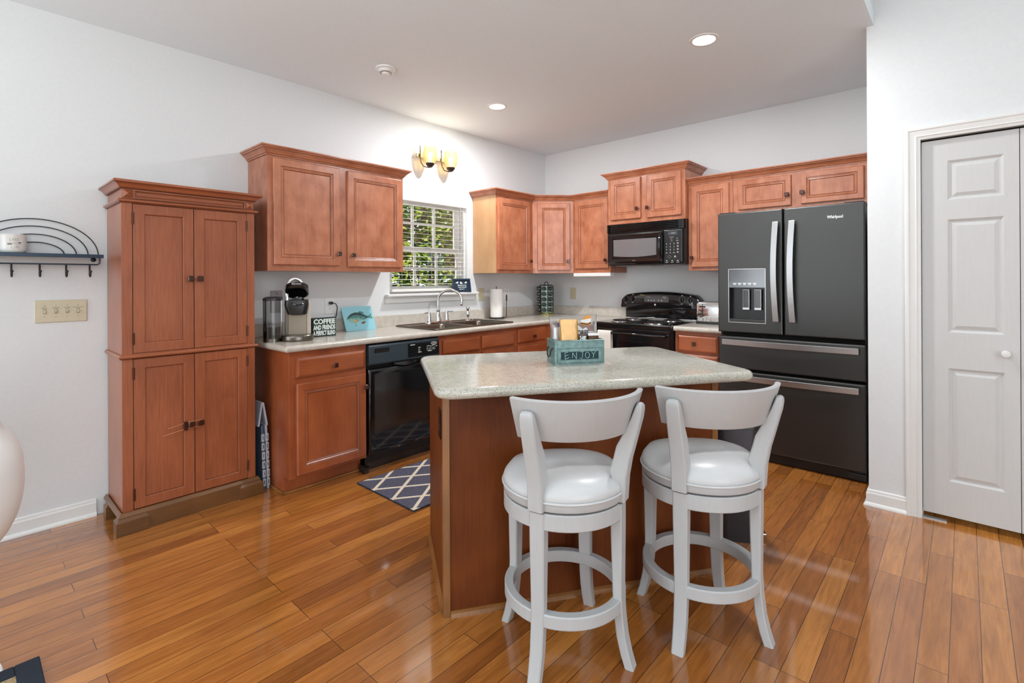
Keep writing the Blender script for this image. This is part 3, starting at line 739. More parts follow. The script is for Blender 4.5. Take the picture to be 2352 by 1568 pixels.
wall_cab('wall_cabinet', 'low wide two door wall cabinet above the refrigerator', (2.203, 0), 0, 0.99, 1.826, 2.11, 0.315,
         [(0.045, 0.43, 1.857, 2.09, 0.405, 1.94), (0.497, 0.888, 1.86, 2.09, 0.508, 1.944)], [(0, -0.315), (0.99, -0.315)], ctop=2.168, fr=0.045)
ul = thing('under_cabinet_bar', 'slim white bar under the cabinet left of the microwave', 'light', (0.6, -0.3, 1.328), 0)  # white bar along the cabinet's bottom rail
obj('housing', B((0.02, 0.45, -0.03, 0.05, 0.003, 0.038)), M['whitep'], ul, bevel=0.004)
obj('end_cap', B((0.45, 0.455, -0.029, 0.049, 0.004, 0.037)), M['whitep'], ul)

# ------------------------------------------------------------------ base cabinets, worktops
def base_cab(name, label, loc, rotz, w, fronts, depth=0.605, group=None, left_end=False, hollow=False):
    c = thing(name, label, 'cabinet', (loc[0], loc[1], 0), rotz, group)
    bm = bmesh.new()
    if hollow: box(bm, 0, w, -depth, -0.006, 0.105, 0.66); box(bm, 0, w, -depth, -depth + 0.018, 0.66, 0.872); box(bm, 0, 0.016, -depth + 0.018, -0.006, 0.66, 0.872); box(bm, w - 0.016, w, -depth + 0.018, -0.006, 0.66, 0.872)
    else: box(bm, 0, w, -depth, -0.006, 0.105, 0.872)
    obj('carcass', bm, M['wooddk'], c, bevel=0.001)
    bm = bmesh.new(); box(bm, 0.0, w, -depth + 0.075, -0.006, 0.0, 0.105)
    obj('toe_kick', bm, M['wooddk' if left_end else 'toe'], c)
    if left_end:
        obj('shoe_moulding', B((-0.012, w, -depth + 0.06, -depth + 0.075, 0, 0.016), (-0.012, 0, -depth + 0.06, -0.03, 0, 0.016)), M['trimw'], c, bevel=0.005)
    for f in fronts:
        if f[0] == 'd': door(c, *f[1:5], -depth, mat=M['wooddk'], kn=f[5] if len(f) > 5 else None)
        else: drawer(c, *f[1:5], -depth, mat=M['wooddkh'], kn=f[5] if len(f) > 5 else None, name='drawer' if len(f) > 5 and f[5] else 'false_front')
    return c
base_cab('base_cabinet', 'leftmost base cabinet under the coffee maker, with one drawer over one door', (0, -3.255), 90, 0.521,
         [('w', 0.042, 0.505, 0.714, 0.833, (0.285, 0.764)), ('d', 0.042, 0.511, 0.124, 0.678, (0.5, 0.59))], left_end=True)
base_cab('base_cabinet', 'wide base cabinet under the sink with two plain false fronts', (0, -2.106), 90, 0.9,
         [('w', 0.038, 0.436, 0.724, 0.832), ('w', 0.462, 0.862, 0.724, 0.832), ('d', 0.038, 0.436, 0.124, 0.7, (0.41, 0.62)), ('d', 0.462, 0.862, 0.124, 0.7, (0.49, 0.62))], hollow=True)
base_cab('base_cabinet', 'drawer base cabinet between the sink and the inner corner', (0, -1.203), 90, 0.45,
         [('w', 0.01, 0.41, 0.727, 0.85, (0.224, 0.776)), ('w', 0.01, 0.41, 0.49, 0.7, (0.224, 0.6)), ('w', 0.01, 0.41, 0.124, 0.465, (0.224, 0.3))])
c = thing('corner_base_cabinet', 'blind base cabinet in the inner corner left of the stove', 'cabinet', (0, 0, 0), 0)
obj('carcass', B((0.006, 0.605, -0.75, -0.006, 0.105, 0.872), (0.605, 1.062, -0.605, -0.006, 0.105, 0.872)), M['wooddk'], c)
obj('toe_kick', B((0.006, 0.53, -0.75, -0.006, 0.0, 0.105), (0.53, 1.062, -0.53, -0.006, 0.0, 0.105)), M['toe'], c)
base_cab('base_cabinet', 'narrow drawer base cabinet under the toaster between stove and refrigerator', (1.834, 0), 0, 0.378,
         [('w', 0.026, 0.35, 0.711, 0.845, (0.168, 0.78)), ('w', 0.026, 0.35, 0.48, 0.69, (0.168, 0.59)), ('w', 0.026, 0.35, 0.124, 0.46, (0.168, 0.3))])

# L shaped worktop with sink cut-out
SX0, SX1, SY0, SY1 = 0.095, 0.575, -2.10, -1.25
wt = thing('kitchen_worktop', 'long speckled beige laminate worktop running under the window from coffee maker to stove', 'countertop', (0, 0, 0.874))
TH = 0.04; FX = 0.645; YL = -3.292
def nose(bm, p0, p1, out, t=TH):
    """rounded front edge: from p0 to p1, bulging along out"""
    rings = []
    for P in (p0, p1):
        rings.append([(P[0] + out[0] * (0.016 * sin(a)), P[1] + out[1] * (0.016 * sin(a)), t / 2 - t / 2 * cos(a)) for a in [pi * k / 10 for k in range(11)]])
    loft(bm, rings)
bm = bmesh.new()
fx = FX - 0.016; yl = YL + 0.016
box(bm, 0.002, fx, yl, SY0 + 0.012, 0, TH); box(bm, 0.002, SX0 + 0.012, SY0 + 0.012, SY1 - 0.012, 0, TH); box(bm, SX1 - 0.012, fx, SY0 + 0.012, SY1 - 0.012, 0, TH)
box(bm, 0.002, fx, SY1 - 0.012, -0.002, 0, TH); box(bm, fx, 1.062, -fx, -0.002, 0, TH)
nose(bm, (fx, yl), (fx, -fx), (1, 0)); nose(bm, (fx, -fx), (1.062, -fx), (0, -1)); nose(bm, (0.002, yl), (fx, yl), (0, -1))
n = 8; rg = []
for k in range(n + 1):
    a = -pi / 2 + pi / 2 * k / n
    rg.append([(fx + cos(a) * 0.016 * sin(t), yl + sin(a) * 0.016 * sin(t), TH / 2 - TH / 2 * cos(t)) for t in [pi * q / 10 for q in range(11)]])
loft(bm, rg, True, True)
obj('slab', bm, M['counter'], wt, smooth=True, angle=30)
obj('backsplash', B((0.002, 0.021, YL, -0.002, TH, 0.134), (0.021, 1.062, -0.021, -0.002, TH, 0.134)), M['counter'], wt, bevel=0.003)
wt2 = thing('side_worktop', 'short speckled worktop section under the toaster, right of the stove', 'countertop', (1.834, 0, 0.874))
bm = bmesh.new(); box(bm, 0, 0.385, -fx, -0.002, 0, TH); nose(bm, (0, -fx), (0.385, -fx), (0, -1))
obj('slab', bm, M['counter'], wt2, smooth=True, angle=30)
obj('backsplash', B((0, 0.385, -0.021, -0.002, TH, 0.134)), M['counter'], wt2, bevel=0.003)

# ------------------------------------------------------------------ dishwasher
d = thing('dishwasher', 'black built in dishwasher between the base cabinets under the worktop', 'dishwasher', (0, -2.727, 0), 90)
dwid = 0.613
obj('tub', B((0.004, dwid - 0.004, -0.57, -0.02, 0.05, 0.866)), M['blk2'], d)
bm = bmesh.new(); ringpanel(bm, 0.003, dwid - 0.003, 0.115, 0.70, [(0, -0.60), (0.002, -0.612), (0.008, -0.622), (0.02, -0.627), (0.05, -0.63)], back=-0.57)
obj('door_panel', bm, M['blk'], d, smooth=True, angle=60)
bm = bmesh.new()
prof = [(-0.572, 0.716), (-0.622, 0.722), (-0.636, 0.735), (-0.634, 0.79), (-0.627, 0.85), (-0.62, 0.862), (-0.572, 0.862)]
loft(bm, [[(x, y, z) for y, z in prof] for x in (0.003, dwid - 0.003)])
cp = obj('control_panel', bm, M['dwpanel'], d, bevel=0.003)
obj('handle_recess', B((0.003, dwid - 0.003, -0.6, -0.57, 0.699, 0.718)), M['gapblack'], d)
bm = bmesh.new(); loft(bm, [[(x, -0.628 - 0.012 * sin(pi * k / 16), 0.712 - 0.016 * sin(pi * k / 16)), (x, -0.6, 0.71), (x, -0.6, 0.722), (x, -0.63, 0.722)] for k, x in [(k, 0.2 + 0.23 * k / 16) for k in range(17)]])
obj('handle_lip', bm, M['blk'], d, smooth=True)
obj('button_panel', B((0.32, 0.6, -0.6378, -0.6355, 0.745, 0.842)), M['blkglass'], cp)
obj('vent', B((0.045, 0.16, -0.6365, -0.632, 0.807, 0.836)), M['gapblack'], cp)
bm = bmesh.new()
for k in range(9): box(bm, 0.052 + k * 0.012, 0.0535 + k * 0.012, -0.6372, -0.636, 0.809, 0.822)
obj('vent_ribs', bm, M['dwpanel'], cp)
bm = bmesh.new(); lathe(bm, [(0, 0), (0.03, 0), (0.03, 0.0015), (0, 0.002)], 24); bmesh.ops.scale(bm, vec=(1, 0.42, 1), verts=bm.verts)
obj('oval_badge', bm, M['silver'], cp, loc=(0.553, -0.6378, 0.828), rot=(pi / 2, 0, 0))
text(cp, 'Whirlpool', (0.553, -0.6402, 0.828), 0.044, M['navy'])
bm = bmesh.new()
for x in (0.415, 0.492, 0.515, 0.538, 0.556):
    tube(bm, [(x + 0.007 * cos(2 * pi * k / 14), -0.6382, 0.79 + 0.009 * sin(2 * pi * k / 14)) for k in range(14)], 0.0009, 5, closed=True)
for x, z, w in ((0.408, 0.806, 0.02), (0.485, 0.808, 0.012), (0.5, 0.81, 0.01), (0.516, 0.806, 0.014), (0.536, 0.81, 0.012), (0.553, 0.812, 0.01), (0.57, 0.803, 0.012), (0.405, 0.772, 0.03), (0.495, 0.772, 0.035), (0.335, 0.83, 0.042)):
    box(bm, x, x + w, -0.6388, -0.6376, z, z + 0.005)
obj('button_symbols', bm, M['whiteink'], cp)
obj('kick_plate', B((0.004, dwid - 0.004, -0.565, -0.545, 0.0, 0.112), (-0.028, 0.004, -0.618, -0.545, 0.004, 0.052)), M['blk'], d)

# ------------------------------------------------------------------ refrigerator
f = thing('refrigerator', 'large dark slate french door refrigerator with two bottom drawers and a water dispenser', 'refrigerator', (2.24, 0, 0))
FW = 0.912; FY = -0.772
obj('body', B((0.006, FW - 0.006, -0.69, -0.03, 0.03, 1.762)), M['blk2'], f, bevel=0.004)
obj('gasket', B((0.014, FW - 0.014, -0.706, -0.69, 0.07, 1.76)), M['gapblack'], f)
def fdoor(name, x0, x1, z0, z1, cut=None):
    bm = bmesh.new(); yb = -0.706
    if not cut:
        ringpanel(bm, x0, x1, z0, z1, [(0, FY + 0.009), (0.003, FY + 0.003), (0.009, FY)], back=yb)
    else:
        a, b, c_, d_ = cut
        ringpanel(bm, x0, x1, z0, z1, [(0, FY + 0.009), (0.003, FY + 0.003), (0.009, FY)], back=yb, cap=False)
        X0, X1, Z0, Z1 = x0 + 0.009, x1 - 0.009, z0 + 0.009, z1 - 0.009
        for r in ((X0, a, Z0, Z1), (b, X1, Z0, Z1), (a, b, Z0, c_), (a, b, d_, Z1)):
            bm.faces.new([bm.verts.new(v) for v in ((r[0], FY, r[2]), (r[1], FY, r[2]), (r[1], FY, r[3]), (r[0], FY, r[3]))])
    return obj(name, bm, M['slate'], f)
dl = fdoor('door', 0.002, 0.4395, 0.908, 1.782, cut=(0.084, 0.327, 0.986, 1.366))
drr = fdoor('door', 0.4485, FW - 0.002, 0.908, 1.782)
w_1 = fdoor('drawer', 0.002, FW - 0.002, 0.646, 0.878)
w_2 = fdoor('drawer', 0.002, FW - 0.002, 0.075, 0.628)
def vbar(par, x, side):
    bm = bmesh.new(); n = 16; rings = []
    for k in range(n + 1):
        t = k / n; z = 1.002 + 0.69 * t; bow = 0.02 * sin(pi * t); y = FY - 0.036 - bow; xx = x + side * 0.010 * sin(pi * t)
        rings.append([(xx - 0.019, y, z), (xx + 0.019, y - 0.004, z), (xx + 0.019, y + 0.009, z), (xx - 0.019, y + 0.012, z)])
    loft(bm, rings)
    for z in (1.01, 1.67): box(bm, x - 0.012, x + 0.012, FY - 0.03, FY + 0.002, z, z + 0.018)
    obj('handle', bm, M['steel'], par, bevel=0.002)
vbar(dl, 0.404, -1); vbar(drr, 0.506, -1)
def hbar(par, z):
    bm = bmesh.new(); n = 14; rings = []
    for k in range(n + 1):
        t = k / n; x = 0.04 + (FW - 0.075) * t; y = FY - 0.034 - 0.018 * sin(pi * t)
        rings.append([(x, y, z - 0.02), (x, y - 0.003, z + 0.02), (x, y + 0.011, z + 0.02), (x, y + 0.012, z - 0.02)])
    loft(bm, rings)
    for x in (0.05, FW - 0.06): box(bm, x - 0.009, x + 0.009, FY - 0.03, FY + 0.002, z - 0.012, z + 0.012)
    obj('handle', bm, M['steelh'], par, bevel=0.002)
hbar(w_1, 0.838); hbar(w_2, 0.587)
# dispenser
bm = bmesh.new()
x0, x1, z0, z1 = 0.078, 0.333, 0.980, 1.372
for b in ((x0, x1, FY - 0.003, FY + 0.004, z0, z0 + 0.005), (x0, x1, FY - 0.003, FY + 0.004, z1 - 0.005, z1), (x0, x0 + 0.005, FY - 0.003, FY + 0.004, z0, z1), (x1 - 0.005, x1, FY - 0.003, FY + 0.004, z0, z1)): box(bm, *b)
obj('dispenser_frame', bm, M['steel'], dl, bevel=0.001)
bm = bmesh.new()
loft(bm, [[(x0 + 0.005, FY + 0.0, z1 - 0.005), (x1 - 0.005, FY, z1 - 0.005), (x1 - 0.005, FY + 0.03, z1 - 0.005), (x0 + 0.005, FY + 0.03, z1 - 0.005)],
          [(x0 + 0.005, FY + 0.004, 1.30), (x1 - 0.005, FY + 0.004, 1.30), (x1 - 0.005, FY + 0.03, 1.30), (x0 + 0.005, FY + 0.03, 1.30)],
          [(x0 + 0.005, FY - 0.001, 1.236), (x1 - 0.005, FY - 0.001, 1.236), (x1 - 0.005, FY + 0.03, 1.236), (x0 + 0.005, FY + 0.03, 1.236)]])
obj('dispenser_panel', bm, M['dchrome'], dl, smooth=True)
bm = bmesh.new()
box(bm, x0 + 0.005, x1 - 0.005, FY + 0.058, FY + 0.064, 1.0, 1.24); box(bm, x0 + 0.005, x0 + 0.008, FY + 0.002, FY + 0.06, 1.0, 1.24); box(bm, x1 - 0.008, x1 - 0.005, FY + 0.002, FY + 0.06, 1.0, 1.24)
box(bm, x0 + 0.005, x1 - 0.005, FY + 0.03, FY + 0.06, 1.234, 1.24)
obj('dispenser_cavity', bm, M['blk2'], dl)
obj('drip_tray', B((x0 + 0.005, x1 - 0.005, FY + 0.0, FY + 0.06, 0.986, 1.008)), M['slate'], dl, bevel=0.003)
for xa in (0.168, 0.248):
    bm = bmesh.new()
    ringpanel(bm, xa, xa + 0.046, 1.075, 1.222, [(0, FY + 0.03), (0.0045, FY + 0.029), (0.006, FY + 0.034)], back=FY + 0.045, cap=False)
    pdl = obj('dispenser_paddle', bm, M['steel'], dl)
    obj('paddle_pad', B((xa + 0.005, xa + 0.041, FY + 0.034, FY + 0.044, 1.085, 1.218)), M['blk'], pdl)
    obj('paddle_lip', B((xa + 0.001, xa + 0.045, FY + 0.026, FY + 0.04, 1.076, 1.09)), M['steel'], pdl)
bm = bmesh.new()
for k in range(5): box(bm, 0.112 + k * 0.034, 0.136 + k * 0.034, FY - 0.003, FY + 0.002, 1.263, 1.269); box(bm, 0.116 + k * 0.034, 0.132 + k * 0.034, FY - 0.003, FY + 0.002, 1.255, 1.259)
obj('dispenser_legend', bm, M['silver'], dl)
text(drr, 'Whirlpool', (0.75, FY - 0.0012, 1.698), 0.088, M['silver'], height=0.026, bold=0.002)
obj('base_grille', B((0.008, FW - 0.002, -0.735, -0.69, 0.006, 0.068), (FW - 0.10, FW - 0.004, -0.75, -0.735, 0.02, 0.055)), M['blk2'], f, bevel=0.003)
obj('hinge_cover', B((0.01, 0.12, -0.75, -0.66, 1.7625, 1.79)), M['blk2'], f, bevel=0.006)
obj('hinge_cover', B((FW - 0.12, FW - 0.01, -0.75, -0.66, 1.7625, 1.79)), M['blk2'], f, bevel=0.006)

# ------------------------------------------------------------------ stove
r = thing('stove', 'black freestanding electric coil stove with a raised control backguard', 'stove', (1.068, 0, 0))
RW = 0.76
obj('body', B((0.002, RW - 0.002, -0.63, -0.02, 0.02, 0.885)), M['blk2'], r)
bm = bmesh.new()
loft(bm, [[(x0 + i, -0.668 + i, z), (RW - i, -0.668 + i, z), (RW - i, -0.03, z), (x0 + i, -0.03, z)] for x0, i, z in ((0, 0.006, 0.885), (0, 0, 0.893), (0, 0, 0.908), (0, 0.006, 0.916))])
ct = obj('cooktop', bm, M['blk'], r)
def burner(x, y, rr):
    bm = bmesh.new(); lathe(bm, [(rr + 0.018, 0.9165), (rr + 0.016, 0.920), (rr + 0.008, 0.919), (rr * 0.3, 0.917), (0, 0.917)], 28, c=(x, y)); o = obj('drip_pan', bm, M['dripchrome'], ct, smooth=True)
    bm = bmesh.new(); pts = []; turns = 4 if rr > 0.085 else 3
    for k in range(turns * 24 + 1):
        t = k / (turns * 24); q = 0.016 + (rr - 0.016) * t
        pts.append((x + q * cos(2 * pi * turns * t), y + q * sin(2 * pi * turns * t), 0.927))
    tube(bm, pts, 0.0048, 6, flat=(1, 1)); obj('coil', bm, M['coil'], o, smooth=True)
burner(0.2, -0.50, 0.078); burner(0.56, -0.50, 0.098); burner(0.2, -0.2, 0.098); burner(0.56, -0.2, 0.078)
od = bmesh.new(); ringpanel(od, 0.008, RW - 0.008, 0.17, 0.872, [(0, -0.648), (0.004, -0.658), (0.012, -0.66), (0.11, -0.66), (0.112, -0.6585)], back=-0.63)
odr = obj('oven_door', od, M['blk'], r)
obj('oven_window', B((0.12, RW - 0.12, -0.6595, -0.655, 0.29, 0.70)), M['blkglass'], odr)
bm = bmesh.new(); tube(bm, [(0.05, -0.66, 0.824), (0.052, -0.695, 0.826), (0.07, -0.706, 0.828), (RW - 0.07, -0.706, 0.828), (RW - 0.052, -0.695, 0.826), (RW - 0.05, -0.66, 0.824)], 0.0105, 10)
obj('oven_handle', bm, M['blk'], odr, smooth=True)
obj('storage_drawer', B((0.008, RW - 0.008, -0.655, -0.63, 0.03, 0.16)), M['blk'], r, bevel=0.004)
# backguard: arched console
bm = bmesh.new(); n = 20
def bgring(y0, zc):
    pass
lowb = [(0.012, -0.075), (RW - 0.012, -0.075), (RW - 0.012, -0.012), (0.012, -0.012)]
loft(bm, [[(x, y, 0.916) for x, y in lowb], [(x, y, 1.03) for x, y in lowb]])
obj('backguard', bm, M['blkglass'], r, bevel=0.003)
bm = bmesh.new(); rings = []
for k in range(n + 1):
    t = k / n; x = -0.014 + (RW + 0.02) * t
    e_ = min(t, 1 - t); rnd = 1 - max(0, (0.05 - e_) / 0.05) ** 2
    zt = 1.135 + 0.045 * (1 - (2 * t - 1) ** 2) ** 0.8 + 0.012 * (rnd - 1)
    zt = 1.02 + (zt - 1.02) * (0.86 + 0.14 * sqrt(max(0, rnd)))
    yb = -0.115
    rings.append([(x, -0.118, 1.022), (x, -0.125, 1.03), (x, -0.108, zt - 0.012), (x, -0.095, zt), (x, -0.012, zt), (x, -0.012, 1.018)])
loft(bm, rings)
cs = obj('control_console', bm, M['blk'], r, smooth=True, angle=50)
def surf(z): return -0.125 + (z - 1.03) * 0.13
def rknob(x, z):
    bm = bmesh.new(); lathe(bm, [(0.019, 0), (0.019, 0.005), (0.016, 0.016), (0, 0.018)], 20); box(bm, -0.0042, 0.0042, -0.018, 0.018, 0.01, 0.026)
    o = obj('control_knob', bm, M['blk'], cs, smooth=True, loc=(x, surf(z), z), rot=(radians(83), 0, 0))
    bm = bmesh.new()
    for k in range(11):
        a = radians(-150 + 30 * k); tube(bm, [(0.0255 * sin(a), 0.0255 * cos(a), 0.0012), (0.030 * sin(a), 0.030 * cos(a), 0.0012)], 0.0008, 4)
    box(bm, -0.006, 0.006, 0.036, 0.041, 0.0004, 0.0014); box(bm, -0.008, 0.008, -0.042, -0.039, 0.0004, 0.0014)
    obj('dial_marks', bm, M['whiteink'], o)
for x, z in ((0.036, 1.106), (0.112, 1.112), (0.612, 1.110), (0.69, 1.104)): rknob(x, z)
zc = 1.112
bm = bmesh.new(); pl = rrect(0.125, 0.031, 0.012, 4); prism(bm, pl, 0, 0.004)
scr = obj('clock_panel', bm, M['screen'], cs, loc=(0.36, surf(zc) - 0.0005, zc), rot=(radians(83), 0, 0))
bm = bmesh.new()
for x in (-0.085, -0.055, -0.025, 0.02, 0.05): box(bm, x, x + 0.012, -0.016, -0.011, 0.004, 0.0046); box(bm, x + 0.002, x + 0.009, -0.024, -0.020, 0.004, 0.0046)
box(bm, 0.06, 0.1, 0.018, 0.021, 0.004, 0.0046); box(bm, 0.07, 0.1, 0.008, 0.011, 0.004, 0.0046); box(bm, -0.1, -0.06, 0.016, 0.019, 0.004, 0.0046)
obj('panel_marks', bm, M['greyink'], scr)
bm = bmesh.new(); lathe(bm, [(0, 0), (0.009, 0), (0.009, 0.0015), (0, 0.0018)], 20)
obj('round_badge', bm, M['silver'], cs, loc=(0.35, surf(1.056) - 0.0005, 1.056), rot=(radians(83), 0, 0))
bm = bmesh.new(); box(bm, 0.012, RW - 0.012, -0.083, -0.075, 0.916, 0.925); obj('trim_strip', bm, M['steelh'], r, bevel=0.002)
sr = thing('spoon_rest', 'long white spoon rest lying across the stove between the coil burners', 'spoon rest', (1.47, -0.53, 0.9345), 62)
bm = bmesh.new(); pts = []
loft(bm, [[(x, -w, z), (x, -w * 0.6, z - 0.006), (x, w * 0.6, z - 0.006), (x, w, z), (x, w * 0.55, z - 0.002), (x, -w * 0.55, z - 0.002)] for x, w, z in ((-0.17, 0.02, 0.034), (-0.16, 0.042, 0.034), (-0.11, 0.05, 0.03), (-0.06, 0.036, 0.026), (-0.02, 0.022, 0.022), (0.05, 0.018, 0.022), (0.14, 0.016, 0.024), (0.16, 0.01, 0.024))])
obj('tray', bm, M['spoon'], sr, smooth=True, angle=60)
tw = thing('dish_towel', 'off white dish towel folded over the oven door handle', 'towel', (1.068, 0, 0))
bm = bmesh.new(); rings = []
for k in range(9):
    x = 0.088 + 0.135 * k / 8; wv = 0.003 * sin(k * 1.7)
    rings.append([(x, -0.7205 - wv, 0.42), (x, -0.7215 + wv, 0.6), (x, -0.7215, 0.80), (x, -0.7215, 0.83), (x, -0.715, 0.8415), (x, -0.704, 0.8435), (x, -0.6925, 0.838), (x, -0.6905, 0.82), (x, -0.6885, 0.66), (x, -0.6855, 0.66), (x, -0.6875, 0.822), (x, -0.689, 0.8435), (x, -0.702, 0.8475), (x, -0.718, 0.8465), (x, -0.7255, 0.832), (x, -0.7255, 0.8), (x, -0.7255 + wv, 0.6), (x, -0.7245 - wv, 0.42)])
loft(bm, rings)
obj('cloth', bm, M['towel'], tw, smooth=True, angle=60)

# ------------------------------------------------------------------ microwave
m_ = thing('microwave', 'black over the range microwave with a grey window above the stove', 'microwave', (1.068, 0, 1.43))
MW, MH, MD = 0.757, 0.388, -0.40
obj('body', B((0, MW, -0.375, -0.005, 0, MH)), M['blk2'], m_, bevel=0.003)
bm = bmesh.new()
for k in range(5): loft(bm, [[(x, MD - 0.002, 0.317 + k * 0.0148), (x, MD - 0.006, 0.321 + k * 0.0148), (x, MD + 0.02, 0.327 + k * 0.0148), (x, MD + 0.022, 0.320 + k * 0.0148)] for x in (0.012, MW - 0.012)])
box(bm, 0, 0.014, MD - 0.006, -0.375, 0.308, MH - 0.001); box(bm, MW - 0.05, MW, MD - 0.004, -0.375, 0.308, MH - 0.001); box(bm, 0.0, MW, MD + 0.012, -0.375, 0.308, MH - 0.001)
obj('vent_grille', bm, M['blk'], m_)
# door with bowed lower edge
DWm = 0.565
bm = bmesh.new()
ringpanel(bm, 0.002, DWm, 0.012, 0.304, [(0, MD + 0.002), (0.006, MD - 0.006), (0.022, MD - 0.012), (0.05, MD - 0.006), (0.058, MD + 0.004)], back=-0.376)
md = obj('door', bm, M['blk'], m_, smooth=True, angle=28)
bm = bmesh.new(); pts = [(0.066, 0.242), (0.066, 0.088)] + [(0.066 + 0.435 * k / 12, 0.088 - 0.012 * sin(pi * k / 12)) for k in range(1, 12)] + [(0.501, 0.088), (0.501, 0.242)]
a = [bm.verts.new((x, MD + 0.001, z)) for x, z in pts]; b_ = [bm.verts.new((x, MD + 0.0045, z)) for x, z in pts]
bm.faces.new(a); bm.faces.new(b_[::-1])
for i in range(len(pts)): bm.faces.new((a[i], b_[i], b_[(i + 1) % len(pts)], a[(i + 1) % len(pts)]))
obj('door_window', bm, M['mwglass'], md)
text(md, 'KENMORE', (0.285, MD - 0.0118, 0.042), 0.034, M['silver'])
bm = bmesh.new(); tube(bm, [(0.548, MD - 0.004, 0.06), (0.546, MD - 0.03, 0.09), (0.546, MD - 0.042, 0.17), (0.546, MD - 0.03, 0.25), (0.548, MD - 0.004, 0.28)], [0.012, 0.013, 0.013, 0.013, 0.012], 10, flat=(1, 1.1))
obj('door_handle', bm, M['blk'], md, smooth=True)
bm = bmesh.new(); ringpanel(bm, DWm + 0.004, MW - 0.012, 0.012, 0.304, [(0, MD + 0.004), (0.004, MD - 0.002), (0.012, MD - 0.004)], back=-0.376)
kp = obj('control_panel', bm, M['blk2'], m_)
obj('display', B((0.615, 0.70, MD - 0.0056, MD - 0.003, 0.255, 0.285)), M['screen'], kp)
text(kp, '12:07', (0.66, MD - 0.0062, 0.27), 0.034, M['greyink'])
for i, row in enumerate(('123', '456', '789')):
    for j, ch in enumerate(row): text(kp, ch, (0.6 + j * 0.034, MD - 0.0052, 0.178 - i * 0.026), 0.003 if ch == '1' else 0.0065, M['whiteink'], height=0.011, name='key_number')
text(kp, '0', (0.634, MD - 0.0052, 0.1), 0.0065, M['whiteink'], height=0.011, name='key_number')
bm = bmesh.new()
for i in range(4): lathe(bm, [(0, 0), (0.0075, 0), (0.0075, 0.0008), (0, 0.001)], 12, c=(0.702, 0.182 - 0.026 * i))
for x, z in ((0.6, 0.1), (0.668, 0.1)): box(bm, x - 0.008, x + 0.008, z - 0.003, z + 0.003, 0, 0.0008)
for x in (0.602, 0.652, 0.702): lathe(bm, [(0, 0), (0.0065, 0), (0.0065, 0.0008), (0, 0.001)], 12, c=(x, 0.03)); box(bm, x - 0.014, x + 0.014, 0.014, 0.018, 0, 0.0008)
tube(bm, [(0.626 + 0.018 * cos(2 * pi * k / 4), 0.065 + 0.012 * sin(2 * pi * k / 4), 0.0004) for k in range(4)], 0.0012, 4, closed=True)
lathe(bm, [(0, 0), (0.009, 0), (0.009, 0.0008), (0, 0.001)], 12, c=(0.678, 0.066))
for x, z, w in ((0.628, 0.235, 0.04), (0.635, 0.218, 0.02), (0.64, 0.2, 0.015), (0.69, 0.222, 0.012), (0.686, 0.203, 0.024)): box(bm, x, x + w, z, z + 0.004, 0, 0.0008)
obj('key_symbols', bm, M['greyink'], kp, rot=(pi / 2, 0, 0), loc=(0, MD - 0.0046, 0))
obj('underside_filter', B((0.05, 0.42, -0.33, -0.1, -0.006, 0.0), (0.47, 0.72, -0.36, -0.05, -0.004, 0.0)), M['cutter'], m_, bevel=0.002)

# ------------------------------------------------------------------ island
IA = 56.3
ca, sa = cos(radians(IA)), sin(radians(IA))
def isl(u, w): return (u * ca + w * sa, u * sa - w * ca)   # u along the long side, w towards the stools
ic = isl(-0.97, 3.31)
it = thing('island_worktop', 'thick speckled grey green island worktop with rounded corners', 'countertop', (ic[0], ic[1], 0.874), IA)
# local: x = along u, y = -w
bm = bmesh.new(); hx, hy = 0.672, 0.425
cy = -(3.36 - 3.31)
rings = []
for k in range(13):
    t = pi * k / 12; ins = 0.02 - 0.02 * sin(t); z = 0.02 - 0.02 * cos(t)
    rings.append([(x, y, z) for x, y in rrect(hx - ins, hy - ins, 0.075 - ins, 8, 0.0, cy)])
loft(bm, rings)
obj('slab', bm, M['icounter'], it, smooth=True, angle=30)
ib = thing('island_cabinet', 'brown wood kitchen island base with scuffed corner trim behind the stools', 'island', (ic[0], ic[1], 0), IA)
bx0, bx1 = -1.60 + 0.97, -0.38 + 0.97
by0, by1 = -(3.615 - 3.31), -(2.98 - 3.31)
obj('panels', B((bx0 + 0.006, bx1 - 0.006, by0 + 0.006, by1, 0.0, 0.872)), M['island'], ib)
for xs, sg_ in ((bx0, 1), (bx1, -1)):
    bm = bmesh.new(); prism(bm, [(xs, by0), (xs + sg_ * 0.028, by0), (xs + sg_ * 0.028, by0 + 0.008), (xs + sg_ * 0.008, by0 + 0.008), (xs + sg_ * 0.008, by0 + 0.03), (xs, by0 + 0.03)][::sg_], 0, 0.8715)
    obj('corner_trim', bm, M['trimw'], ib, bevel=0.002)
bm = bmesh.new()
prf = [(0.0, 0.0), (0.018, 0.0), (0.017, 0.007), (0.012, 0.014), (0.004, 0.019), (0.0, 0.02)]
sweep(bm, [(bx0 + 0.028, by0 + 0.006), (bx1 - 0.028, by0 + 0.006)], prf)
sweep(bm, [(bx0 + 0.006, by1), (bx0 + 0.006, by0 + 0.03)], [(a_ * 0.8, b_ * 1.3) for a_, b_ in prf])
sweep(bm, [(bx1 - 0.006, by0 + 0.03), (bx1 - 0.006, by1)], prf)
obj('shoe_moulding', bm, M['trimw'], ib)
io = thing('island_outlet', 'dark brown outlet plate on the left end of the island', 'outlet', (*isl(-1.594, 3.50), 0.72), IA - 90)
